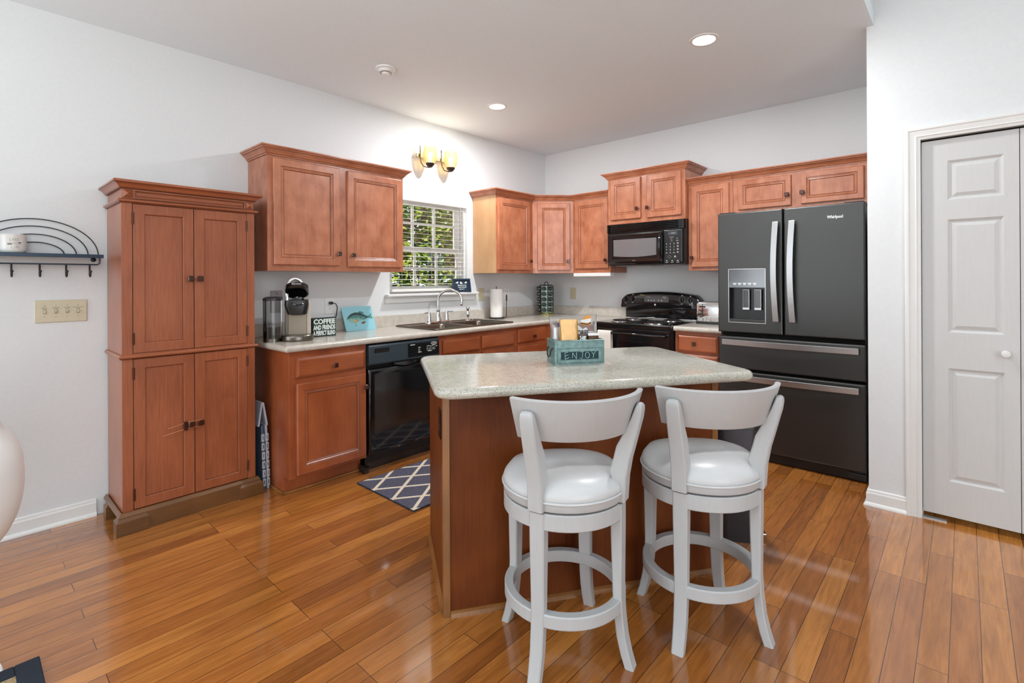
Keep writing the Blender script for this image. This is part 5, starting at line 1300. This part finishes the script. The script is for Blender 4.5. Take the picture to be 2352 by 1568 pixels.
for i, xo in enumerate((-0.05, 0.05)): flat(fs_, 'wing_motif', [(xo - 0.02, 0.088), (xo - 0.005, 0.097), (xo + 0.014, 0.106), (xo + 0.015, 0.092), (xo + 0.005, 0.084), (xo - 0.008, 0.088)], 'whiteink', y=0.003)
flat(fs_, 'crest_motif', [(-0.017, 0.082), (0.017, 0.082), (0.011, 0.092), (0.004, 0.093), (-0.004, 0.105), (-0.013, 0.1)], 'whiteink', y=0.003)

# ------------------------------------------------------------------ the galvanised box of snacks on the island
bu, bw = 0.5 * (2.242 + 2.378), 0.5 * (-2.782 - 2.59)
bk = thing('galvanised_box', 'blue green galvanised metal box with a chalk ENJOY label on the island', 'box', (2.31, -2.686, 0.914), 54.7)
BW, BD, BH = 0.118, 0.12, 0.108
bm = bmesh.new()
for q in ((-BW, BW, 0, 0.003), (-BW, BW, BD - 0.003, BD), (-BW, -BW + 0.003, 0.003, BD - 0.003), (BW - 0.003, BW, 0.003, BD - 0.003)): box(bm, *q, 0.0, BH)
box(bm, -BW + 0.003, BW - 0.003, 0.003, BD - 0.003, 0.0, 0.003)
ringpanel(bm, -BW + 0.012, BW - 0.012, 0.008, 0.074, [(0, -0.004), (0.002, -0.006), (0.014, -0.006), (0.018, -0.002)], back=0.0, cap=True)
tube(bm, [(-BW, 0, BH), (BW, 0, BH), (BW, BD, BH), (-BW, BD, BH)], 0.003, 6, closed=True)
box(bm, -BW - 0.001, -BW + 0.004, -0.001, 0.003, 0, BH); box(bm, BW - 0.004, BW + 0.001, -0.001, 0.003, 0, BH)
obj('box_body', bm, M['galv'], bk)
lb = obj('chalk_label', B((-0.09, 0.09, -0.004, -0.0015, 0.019, 0.066)), M['chalk'], bk)
bm = bmesh.new()
def stroke(pts): tube(bm, [(x * 1.1 + 0.002, -0.0046, 0.0425 + (z - 0.044) * 1.22) for x, z in pts], 0.0014, 5, flat=(0.5, 1))
ex = -0.068
stroke([(ex, 0.054), (ex + 0.002, 0.03)]); stroke([(ex, 0.054), (ex + 0.014, 0.057)]); stroke([(ex + 0.001, 0.043), (ex + 0.015, 0.047)]); stroke([(ex + 0.002, 0.031), (ex + 0.019, 0.037)])
stroke([(-0.036, 0.034), (-0.034, 0.054)]); stroke([(-0.034, 0.054), (-0.018, 0.031)]); stroke([(-0.018, 0.031), (-0.017, 0.055)])
stroke([(0.0, 0.056), (0.014, 0.057)]); stroke([(0.010, 0.056), (0.008, 0.034), (0.004, 0.03), (-0.004, 0.035)])
stroke([(0.030 + 0.0095 * cos(2 * pi * k / 12), 0.043 + 0.011 * sin(2 * pi * k / 12)) for k in range(13)])
stroke([(0.048, 0.056), (0.057, 0.045)]); stroke([(0.068, 0.058), (0.057, 0.045), (0.055, 0.032)])
obj('chalk_writing', bm, M['chalkw'], lb)
bm = bmesh.new(); tube(bm, [(-BW - 0.002, 0.03, 0.075), (-BW - 0.01, 0.03, 0.06), (-BW - 0.012, 0.04, 0.038), (-BW - 0.012, 0.06, 0.03), (-BW - 0.012, 0.08, 0.038), (-BW - 0.01, 0.09, 0.06), (-BW - 0.002, 0.09, 0.075)], 0.0026, 8)
obj('bail_handle', bm, M['iron'], bk, smooth=True)
# snacks
def puffy(name, label, cat, x, y, z, hx_, hy_, hz, mat, rot=0, pinch=0.25, tilt_=0):
    t = thing(name, label, cat, (0, 0, 0), 0)
    t.location = bk.location + Matrix.Rotation(radians(54.7), 3, 'Z') @ Vector((x, y, z)); t.rotation_euler = (radians(tilt_), 0, radians(54.7 + rot))
    b2 = bmesh.new(); rings = []
    for f_, zz in ((0.8, 0), (1, 0.08), (1.02, 0.4), (0.98, 0.7), (0.9, 0.88), (pinch + 0.5, 1.0)):
        yy = hy_ * (f_ if zz < 0.8 else (1 - (zz - 0.7) / 0.3 * (1 - pinch)))
        rings.append([(px, py, zz * hz) for px, py in rrect(hx_ * (1 if zz > 0.85 else f_), max(yy, 0.004), max(min(0.01, yy * 0.9), 0.003), 3)])
    loft(b2, rings)
    rr_ = random.Random(len(name) + int(x * 1000))
    for v in b2.verts:
        if v.co.z > 0.1 * hz: v.co += Vector((rr_.uniform(-1, 1), rr_.uniform(-1, 1), rr_.uniform(-1, 1))) * (0.0045 if mat == 'goldbag' else 0.0018)
    o = obj('wrapper', b2, M[mat], t, smooth=True, angle=25)
    return t
puffy('snack_bag', 'crumpled gold cellophane bag standing in the galvanised box', 'snack bag', -0.040, 0.036, 0.004, 0.041, 0.022, 0.196, 'goldbag', rot=-6, pinch=0.3)
sb1 = puffy('snack_box', 'dark brown chocolate box in the galvanised box, right of the gold bag', 'snack box', 0.02, 0.022, 0.004, 0.024, 0.012, 0.13, 'brownw', pinch=0.95)
text(sb1, 'HE', (0.0, -0.0126, 0.112), 0.03, M['whiteink'], height=0.02, bold=0.004)
sb2 = puffy('snack_box', 'brown and white chocolate packet at the right end of the galvanised box', 'snack box', 0.072, 0.022, 0.004, 0.026, 0.012, 0.136, 'choc', pinch=0.95)
obj('white_band', B((-0.0262, 0.0262, -0.0128, 0.0128, 0.124, 0.135)), M['marsh'], sb2)
sm = puffy('treat_bag', 'big clear plastic treat bag with printed snack pictures at the back of the galvanised box', 'snack bag', 0.0, 0.085, 0.004, 0.108, 0.024, 0.215, 'clear', pinch=0.2)
for o_ in sm.children:
    for v in o_.data.vertices:
        if v.co.z > 0.1: v.co.x *= 1.0 + 0.9 * (v.co.z - 0.1); v.co.z += 0.07 * v.co.x; v.co.y += 0.006 * sin(v.co.x * 60)
        if v.co.z > 0.2: v.co.z += 0.004 * sin(v.co.x * 45)
flat(sm, 'printed_panel', [(-0.03, 0.10), (0.07, 0.10), (0.066, 0.142), (0.052, 0.158), (0.036, 0.15), (0.018, 0.166), (-0.004, 0.178), (-0.012, 0.165), (-0.028, 0.15)], 'marsh', y=-0.029)
text(sm, "S'MORES", (0.02, -0.0302, 0.132), 0.092, M['darkink'], height=0.026, bold=0.003)
def shift(pts, dx, dz): return [(x + dx, z + dz) for x, z in pts]
flat(sm, 'printed_biscuit', shift([(0.065, 0.195), (0.09, 0.222), (0.112, 0.228), (0.12, 0.212), (0.115, 0.18), (0.1, 0.178), (0.07, 0.182)], -0.04, -0.012), 'orange', y=-0.028)
flat(sm, 'printed_filling', shift([(0.066, 0.204), (0.118, 0.212), (0.118, 0.196), (0.1, 0.19), (0.068, 0.194)], -0.04, -0.012), 'marsh', y=-0.0286)
flat(sm, 'printed_chocolate', shift([(0.066, 0.193), (0.1, 0.186), (0.118, 0.195), (0.117, 0.188), (0.1, 0.181), (0.066, 0.187)], -0.04, -0.012), 'choc', y=-0.0292)
flat(sm, 'printed_label', [(-0.085, 0.165), (-0.058, 0.167), (-0.058, 0.183), (-0.085, 0.181)], 'blue', y=-0.028)
flat(sm, 'printed_biscuit', [(-0.015, 0.178), (0.012, 0.184), (0.01, 0.174), (-0.015, 0.168)], 'orange', y=-0.028)
puffy('marshmallow_bag', 'white marshmallow bag inside the clear treat bag, behind the gold bag', 'snack bag', -0.055, 0.085, 0.01, 0.04, 0.018, 0.15, 'marsh', pinch=0.5)
puffy('marshmallow_bag', 'white marshmallow bag inside the clear treat bag, behind the chocolate boxes', 'snack bag', 0.05, 0.085, 0.01, 0.048, 0.018, 0.13, 'marsh', pinch=0.5)

# ------------------------------------------------------------------ left wall: shelf, mug, switches; outlets
sh = thing('wall_shelf', 'dark metal wall shelf with wire arches and coat hooks on the left wall', 'shelf', (0, -4.31, 1.446), 90)
obj('shelf_plate', B((-0.262, 0.262, -0.125, -0.004, -0.008, 0.0), (-0.262, 0.262, -0.128, -0.122, -0.016, 0.003)), M['shelfm'], sh, bevel=0.0015)
for a_, b_ in ((0.256, 0.186), (0.212, 0.148), (0.163, 0.106), (0.113, 0.064)):
    bm = bmesh.new(); tube(bm, [(a_ * cos(pi * k / 40), -0.012, b_ * sin(pi * k / 40)) for k in range(41)], 0.0027, 6); obj('wire_arch', bm, M['iron'], sh, smooth=True)
bm = bmesh.new(); tube(bm, [(-0.252, -0.006, -0.004), (-0.252, -0.006, -0.03), (-0.25, -0.04, -0.045), (-0.245, -0.055, -0.05), (0.245, -0.055, -0.05), (0.254, -0.055, -0.044), (0.256, -0.055, -0.03), (0.256, -0.055, -0.006)], 0.004, 8); obj('hook_rail', bm, M['shelfm'], sh, smooth=True)
for x in (-0.196, -0.092, 0.012, 0.115, 0.212):
    bm = bmesh.new(); tube(bm, [(x, -0.055, -0.05), (x, -0.056, -0.1), (x, -0.06, -0.112), (x, -0.072, -0.116), (x, -0.083, -0.108), (x, -0.085, -0.092)], [0.0042, 0.0042, 0.0042, 0.004, 0.004, 0.004], 8); lathe(bm, [(0, -0.096), (0.0065, -0.092), (0.0065, -0.085), (0, -0.081)], 10, c=(x, -0.085)); obj('hook', bm, M['iron'], sh, smooth=True)
for sx in (-0.225, 0.235):
    bm = bmesh.new(); lathe(bm, [(0, 0), (0.012, 0), (0.012, 0.006), (0.006, 0.01), (0, 0.01)], 14); obj('mounting_boss', bm, M['shelfm'], sh, smooth=True, loc=(sx, -0.0, -0.022), rot=(pi / 2, 0, 0))
mg = thing('mug', 'white ceramic lake life mug standing on the dark wall shelf', 'mug', (0.066, -4.397, 1.4465), 0)
bm = bmesh.new(); lathe(bm, [(0, 0), (0.036, 0), (0.047, 0.006), (0.051, 0.02), (0.051, 0.088), (0.053, 0.092), (0.051, 0.094), (0.047, 0.088), (0.046, 0.02), (0.03, 0.008), (0, 0.008)], 36); obj('mug_body', bm, M['mug'], mg, smooth=True, angle=50)
bm = bmesh.new(); tube(bm, [(0.0, -0.048 - 0.0, 0.075), (0, -0.072, 0.074), (0, -0.082, 0.055), (0, -0.078, 0.032), (0, -0.05, 0.02)], 0.005, 8); obj('mug_handle', bm, M['mug'], mg, smooth=True, rot=(0, 0, radians(-14)))
def curved_text(par, body, r_, z, a_mid, width, mat, height):
    n = len(body)
    for i, ch in enumerate(body):
        a = a_mid + (i - (n - 1) / 2) * width / n / r_
        text(par, ch, (r_ * cos(a), r_ * sin(a), z), width / n * (0.16 if ch == 'I' else 0.78), mat, rot=(pi / 2, 0, a + pi / 2), height=height)
am = radians(2)
curved_text(mg, 'LAKE', 0.0515, 0.066, am, 0.036, M['greyink'], 0.0135); curved_text(mg, 'LIFE', 0.0515, 0.028, am + 0.1, 0.032, M['greyink'], 0.0135)
def band(par, name, z0, z1, a0, a1, mat, r_=0.0514):
    b2 = bmesh.new(); n = 10; A = [[b2.verts.new((r_ * cos(a0 + (a1 - a0) * k / n), r_ * sin(a0 + (a1 - a0) * k / n), z)) for k in range(n + 1)] for z in (z0, z1)]
    for k in range(n): b2.faces.new((A[0][k], A[0][k + 1], A[1][k + 1], A[1][k]))
    return obj(name, b2, M[mat], par)
band(mg, 'oar_print', 0.0505, 0.0515, am - 0.48, am + 0.3, 'darkink'); band(mg, 'oar_print', 0.0485, 0.0535, am + 0.3, am + 0.52, 'darkink')
band(mg, 'oar_print', 0.0435, 0.0445, am - 0.15, am + 0.5, 'darkink'); band(mg, 'oar_print', 0.0415, 0.0465, am - 0.48, am - 0.15, 'darkink')

def wall_plate(name, label, cat, loc, rotz, w, h, mat):
    t = thing(name, label, cat, loc, rotz)
    b2 = bmesh.new(); loft(b2, [[(x, y, z) for x, y in rrect(w / 2 - i, h / 2 - i, 0.004, 3)] for i, z in ((0, 0.0), (0, 0.003), (0.003, 0.006))]); bmesh.ops.rotate(b2, verts=b2.verts, cent=(0, 0, 0), matrix=Matrix.Rotation(pi / 2, 3, 'X'))
    obj('plate', b2, M[mat], t)
    return t
def sockets(t, mat, dk):
    for z in (0.02, -0.02):
        b2 = bmesh.new(); prism(b2, rrect(0.0165, 0.014, 0.008, 4), 0.005, 0.0075); bmesh.ops.rotate(b2, verts=b2.verts, cent=(0, 0, 0), matrix=Matrix.Rotation(pi / 2, 3, 'X')); so = obj('socket', b2, M[mat], t, loc=(0, 0, z))
        obj('slots', B((-0.0065, -0.005, -0.0082, -0.007, -0.001, 0.007), (0.005, 0.0065, -0.0082, -0.007, -0.001, 0.006), (-0.002, 0.002, -0.0082, -0.007, -0.009, -0.005)), M[dk], so)
    obj('screw', B((-0.003, 0.003, -0.0072, -0.005, -0.003, 0.003)), M['silver'], t)
sw = wall_plate('switch_plate', 'wide ivory four switch plate on the left wall below the shelf', 'light switch', (0.0005, -4.209, 1.146), 90, 0.214, 0.119, 'ivory')
for i, x in enumerate((-0.067, -0.022, 0.023, 0.068)):
    up = i in (1, 2)
    obj('toggle_slot', B((x - 0.006, x + 0.006, -0.0066, -0.005, -0.013, 0.013)), M['ivoryd'], sw)
    b2 = bmesh.new(); zt = 0.005 if up else -0.005
    loft(b2, [[(x - 0.0048, -0.006, -0.011), (x + 0.0048, -0.006, -0.011), (x + 0.0048, -0.006, 0.011), (x - 0.0048, -0.006, 0.011)], [(x - 0.004, -0.015, zt - 0.005), (x + 0.004, -0.015, zt - 0.005), (x + 0.004, -0.015, zt + 0.005), (x - 0.004, -0.015, zt + 0.005)]]); obj('toggle', b2, M['ivory'], sw)
    obj('screw', B((x - 0.002, x + 0.002, -0.0068, -0.005, 0.028, 0.031), (x - 0.002, x + 0.002, -0.0068, -0.005, -0.031, -0.028)), M['ivoryd'], sw)
for x, t_, w_ in ((-0.067, 'PORCH', 0.022), (-0.022, 'BATHROOM', 0.03), (0.023, 'KITCHEN', 0.027), (0.068, 'DINING TABLE', 0.042)): text(sw, t_, (x, -0.0064, 0.0185), w_, M['darkink'], height=0.0035)
ow = wall_plate('outlet', 'white duplex outlet behind the coffee sign with a black plug in it', 'outlet', (0.0005, -2.673, 1.11), 90, 0.078, 0.125, 'whitep'); sockets(ow, 'whitep', 'darkink')
cd = thing('power_cord', 'black coffee maker power cord plugged into the white outlet', 'power cord', (0.0, -2.673, 1.13), 90)
bm = bmesh.new(); box(bm, -0.012, 0.014, -0.034, -0.0085, -0.01, 0.012); obj('plug', bm, M['blk2'], cd, bevel=0.004)
bm = bmesh.new(); tube(bm, [(0.01, -0.03, 0.0), (0.03, -0.04, -0.004), (0.042, -0.042, -0.03), (0.034, -0.045, -0.09), (0.012, -0.05, -0.14), (-0.005, -0.06, -0.175), (-0.02, -0.08, -0.21), (-0.12, -0.13, -0.211), (-0.24, -0.16, -0.211)], 0.0036, 8); obj('wire', bm, M['blk2'], cd, smooth=True)
hp = wall_plate('metal_plate', 'grey metal wall plate with a keyhole behind the coffee maker', 'wall plate', (0.0005, -3.072, 1.155), 90, 0.082, 0.155, 'cutter')
bm = bmesh.new(); tube(bm, [(0.006 * cos(2 * pi * k / 14), -0.0065, 0.058 + 0.006 * sin(2 * pi * k / 14)) for k in range(14)], 0.0012, 5, closed=True); obj('keyhole', bm, M['darkink'], hp)
o2 = wall_plate('outlet', 'ivory switch plate partly hidden behind the paper towel roll', 'outlet', (0.0005, -1.05, 1.155), 90, 0.082, 0.125, 'ivory'); obj('rocker', B((-0.016, 0.016, -0.009, -0.005, -0.033, 0.033)), M['ivory'], o2, bevel=0.001)
o3 = wall_plate('outlet', 'white outlet plate between paper towel roll and spice rack', 'outlet', (0.0005, -0.669, 1.153), 90, 0.08, 0.12, 'whitep'); sockets(o3, 'whitep', 'darkink')
o4 = wall_plate('outlet', 'ivory duplex outlet on the back wall, left of the stove', 'outlet', (0.388, -0.0005, 1.147), 0, 0.08, 0.128, 'ivory'); sockets(o4, 'ivory', 'darkink')

# ------------------------------------------------------------------ lights the room has
sc = thing('wall_sconce', 'two lamp wall sconce with lit amber glass shades above the window', 'wall light', (0.0, -1.68, 2.40), 90)
obj('back_bar', B((-0.20, 0.16, -0.05, -0.036, -0.014, 0.016)), M['nickel'], sc, bevel=0.002)
obj('wall_mount', B((-0.05, 0.03, -0.036, -0.002, -0.03, 0.03)), M['nickel'], sc, bevel=0.003)
for x in (-0.165, 0.075):
    bm = bmesh.new(); tube(bm, [(x, -0.056, 0.09), (x, -0.058, -0.02), (x + 0.004, -0.062, -0.06), (x + 0.02, -0.075, -0.095), (x + 0.045, -0.1, -0.105), (x + 0.07, -0.115, -0.105)], 0.006, 8, flat=(1.0, 0.6)); obj('arm', bm, M['bronze'], sc, smooth=True)
    cx_, cy_ = x + 0.062, -0.115
    bm = bmesh.new(); lathe(bm, [(0, -0.106), (0.018, -0.104), (0.034, -0.085), (0.040, -0.072), (0.038, -0.068), (0, -0.068)], 20, c=(cx_, cy_)); obj('cup', bm, M['bronze'], sc, smooth=True, angle=40)
    bm = bmesh.new(); lathe(bm, [(0.034, -0.072), (0.052, -0.05), (0.062, -0.015), (0.063, 0.02), (0.056, 0.06), (0.047, 0.082)], 28, c=(cx_, cy_)); obj('glass_shade', bm, M['amber'], sc, smooth=True)
    bm = bmesh.new(); lathe(bm, [(0, -0.068), (0.012, -0.068), (0.012, -0.045), (0.01, -0.042), (0.014, -0.03), (0.024, 0.0), (0.018, 0.022), (0, 0.03)], 16, c=(cx_, cy_)); obj('bulb', bm, M['bulb'], sc, smooth=True)
    l_ = lamp('sconce_bulb_light', 'POINT', (-cy_ + 0.0, -1.68 + cx_, 2.44), 0.5, (1, 0.95, 0.86), 0.03)

def downlight(label, x, y):
    t = thing('recessed_light', label, 'ceiling light', (x, y, HC), 0, 'recessed ceiling lights')
    b2 = bmesh.new(); lathe(b2, [(0.062, -0.001), (0.066, -0.006), (0.082, -0.004), (0.085, 0.0), (0.062, 0.0), (0.062, -0.001)], 40); obj('trim_ring', b2, M['trim'], t, smooth=True)
    b2 = bmesh.new(); lathe(b2, [(0, -0.003), (0.05, -0.0035), (0.063, -0.0015)], 32); obj('lens', b2, M['lens'], t, smooth=True)
    lamp('downlight_lamp', 'AREA', (x, y, HC - 0.012), 25, (0.97, 0.98, 1.0), 0.13, target=(x, y, 0))
downlight('round lit recessed ceiling light nearer the refrigerator', 2.454, -1.569)
downlight('round lit recessed ceiling light nearer the window wall', 0.743, -1.58)
sd = thing('smoke_detector', 'small round white smoke detector on the kitchen ceiling', 'smoke detector', (0.704, -2.631, HC), 0)
bm = bmesh.new(); lathe(bm, [(0, -0.044), (0.022, -0.044), (0.026, -0.040), (0.028, -0.032), (0.042, -0.030), (0.046, -0.026), (0.05, -0.014), (0.066, -0.010), (0.068, -0.0005), (0, -0.0004)], 36); obj('housing', bm, M['trim'], sd, smooth=True, angle=30)
bm = bmesh.new(); lathe(bm, [(0.030, -0.0335), (0.041, -0.0318), (0.041, -0.0305), (0.030, -0.0315), (0.030, -0.0335)], 30); obj('sensor_grille', bm, M['cutter'], sd)

# ------------------------------------------------------------------ white moulded armchair at the left edge
ch = thing('armchair', 'white moulded shell chair cut off by the left edge of the photo', 'chair', (1.222, -4.725, 0.0), 0)
bm = bmesh.new(); n = 56; rings = []
def rim(a):
    return 0.56 + 0.27 * sin(a) ** 2 + (0.38 * cos(a) ** 2 if cos(a) < 0 else 0.0)
def srad(z):
    if z < 0.72: return 0.288 * sqrt(max(0.0, 1 - ((0.72 - z) / 0.36) ** 2.6)) + 0.03 * (1 - (z - 0.36) / 0.36)
    return 0.288 - 0.062 * (min(z - 0.72, 0.12) / 0.12) ** 1.6
for pas in range(2):
    for j in (range(17) if not pas else range(16, -1, -1)):
        t = j / 16; ring = []
        for k in range(n):
            a = 2 * pi * k / n; z0_ = 0.362 + pas * 0.013; z = z0_ + (rim(a) - z0_) * t; rad = srad(z) - pas * 0.012
            ring.append((rad * cos(a), rad * sin(a), z))
        rings.append(ring)
loft(bm, rings)
obj('shell', bm, M['shell'], ch, smooth=True, angle=60, rot=(0, 0, radians(-48)))
bm = bmesh.new(); lathe(bm, [(0, 0.0), (0.24, 0.0), (0.235, 0.012), (0.12, 0.03), (0.045, 0.08), (0.028, 0.2), (0.032, 0.31), (0.06, 0.355), (0, 0.361)], 40); obj('pedestal', bm, M['shell'], ch, smooth=True)

# ------------------------------------------------------------------ outdoors beyond the window
struct('ground', B((-40, -0.13, -25, 25, -0.75, -0.65)), M['ground'])
def tree(name, label, x, y, h, trunk_r, crown_z, crown_r, nleaf, leaf, mat, seed, group=None, squash=1.0, lean=0.0):
    rr_ = random.Random(seed)
    t = thing(name, label, 'tree' if trunk_r > 0.03 else 'shrub', (x, y, -0.65), 0, group)
    b2 = bmesh.new(); pts = [(lean * (k / 8) ** 1.5 * h + 0.05 * sin(k + seed), 0.05 * cos(1.3 * k + seed), h * k / 8) for k in range(9)]
    tube(b2, pts, [trunk_r * (1 - 0.7 * k / 8) for k in range(9)], 8)
    for _ in range(7):
        k = rr_.randint(2, 7); a = rr_.uniform(0, 2 * pi); L_ = crown_r * rr_.uniform(0.6, 1.0)
        p0 = Vector(pts[k]); p1 = p0 + Vector((L_ * cos(a), L_ * sin(a), L_ * rr_.uniform(0.1, 0.6)))
        tube(b2, [p0, (p0 + p1) / 2 + Vector((0, 0, 0.05)), p1], [trunk_r * 0.35, trunk_r * 0.25, trunk_r * 0.12], 5)
    obj('trunk', b2, M['bark'], t, smooth=True)
    b2 = bmesh.new()
    for _ in range(nleaf):
        while True:
            q = Vector((rr_.uniform(-1, 1), rr_.uniform(-1, 1), rr_.uniform(-1, 1)))
            if 0.15 < q.length < 1: break
        q = Vector((q.x * crown_r, q.y * crown_r, q.z * crown_r * squash + crown_z))
        e1 = Vector((rr_.gauss(0, 1), rr_.gauss(0, 1), rr_.gauss(0, 0.45))).normalized(); e2 = e1.cross(Vector((rr_.gauss(0, 0.5), rr_.gauss(0, 0.5), 1))).normalized()
        l_ = leaf * rr_.uniform(0.7, 1.3); w_ = l_ * 0.24
        vs = [b2.verts.new(q + e1 * a_ + e2 * c_) for a_, c_ in ((-l_ / 2, 0), (-l_ * 0.1, w_), (l_ / 2, 0), (-l_ * 0.1, -w_))]
        b2.faces.new(vs)
    o = bpy.data.meshes.new('foliage'); b2.to_mesh(o); b2.free(); o.materials.append(M[mat])
    ob = bpy.data.objects.new('foliage', o); COL.objects.link(ob); ob.parent = t
    return t
T_ = 'trees and shrubs beyond the window'
tree('leafy_shrub', 'bright yellow green shrub with large leaves close outside the kitchen window', -1.75, -0.5, 2.6, 0.022, 1.75, 0.95, 1300, 0.085, 'leafA', 11, T_, 1.25)
tree('leafy_shrub', 'bright shrub low in the right panes of the kitchen window', -1.9, 0.75, 2.0, 0.02, 1.45, 0.75, 1000, 0.08, 'leafA', 12, T_, 1.0)
tree('tree', 'dark slender tree trunk in the left panes of the kitchen window', -3.6, 0.15, 7.0, 0.17, 5.2, 1.7, 1800, 0.16, 'leafB', 13, T_)
tree('tree', 'slender tree at the right panes of the kitchen window', -3.9, 2.1, 7.0, 0.12, 4.2, 1.8, 2400, 0.16, 'leafB', 14, T_)
tree('tree', 'dark bushy tree far behind the shrubs, left panes of the kitchen window', -6.0, 1.4, 6.5, 0.13, 3.0, 2.0, 3400, 0.17, 'leafC', 15, T_)
tree('tree', 'mid green bushy tree far behind the shrubs, middle panes of the kitchen window', -6.3, 3.4, 6.5, 0.13, 3.2, 2.1, 3600, 0.18, 'leafB', 16, T_)
tree('tree', 'dark bushy tree farthest right through the kitchen window', -5.4, 5.4, 6.0, 0.13, 2.8, 2.0, 3200, 0.18, 'leafC', 17, T_)
tree('tree', 'tall leafy tree far in the woods behind the shrubs at the kitchen window', -9.0, 4.5, 8.5, 0.18, 4.2, 3.3, 4200, 0.26, 'leafB', 18, T_)
tree('tree', 'tall dark tree far in the woods beyond the left panes of the kitchen window', -9.5, 1.0, 8.5, 0.18, 4.0, 3.2, 4200, 0.26, 'leafC', 19, T_)
tree('tree', 'tall dark tree far in the woods beyond the right panes of the kitchen window', -8.0, 8.0, 8.5, 0.18, 4.0, 3.2, 4200, 0.26, 'leafC', 20, T_)
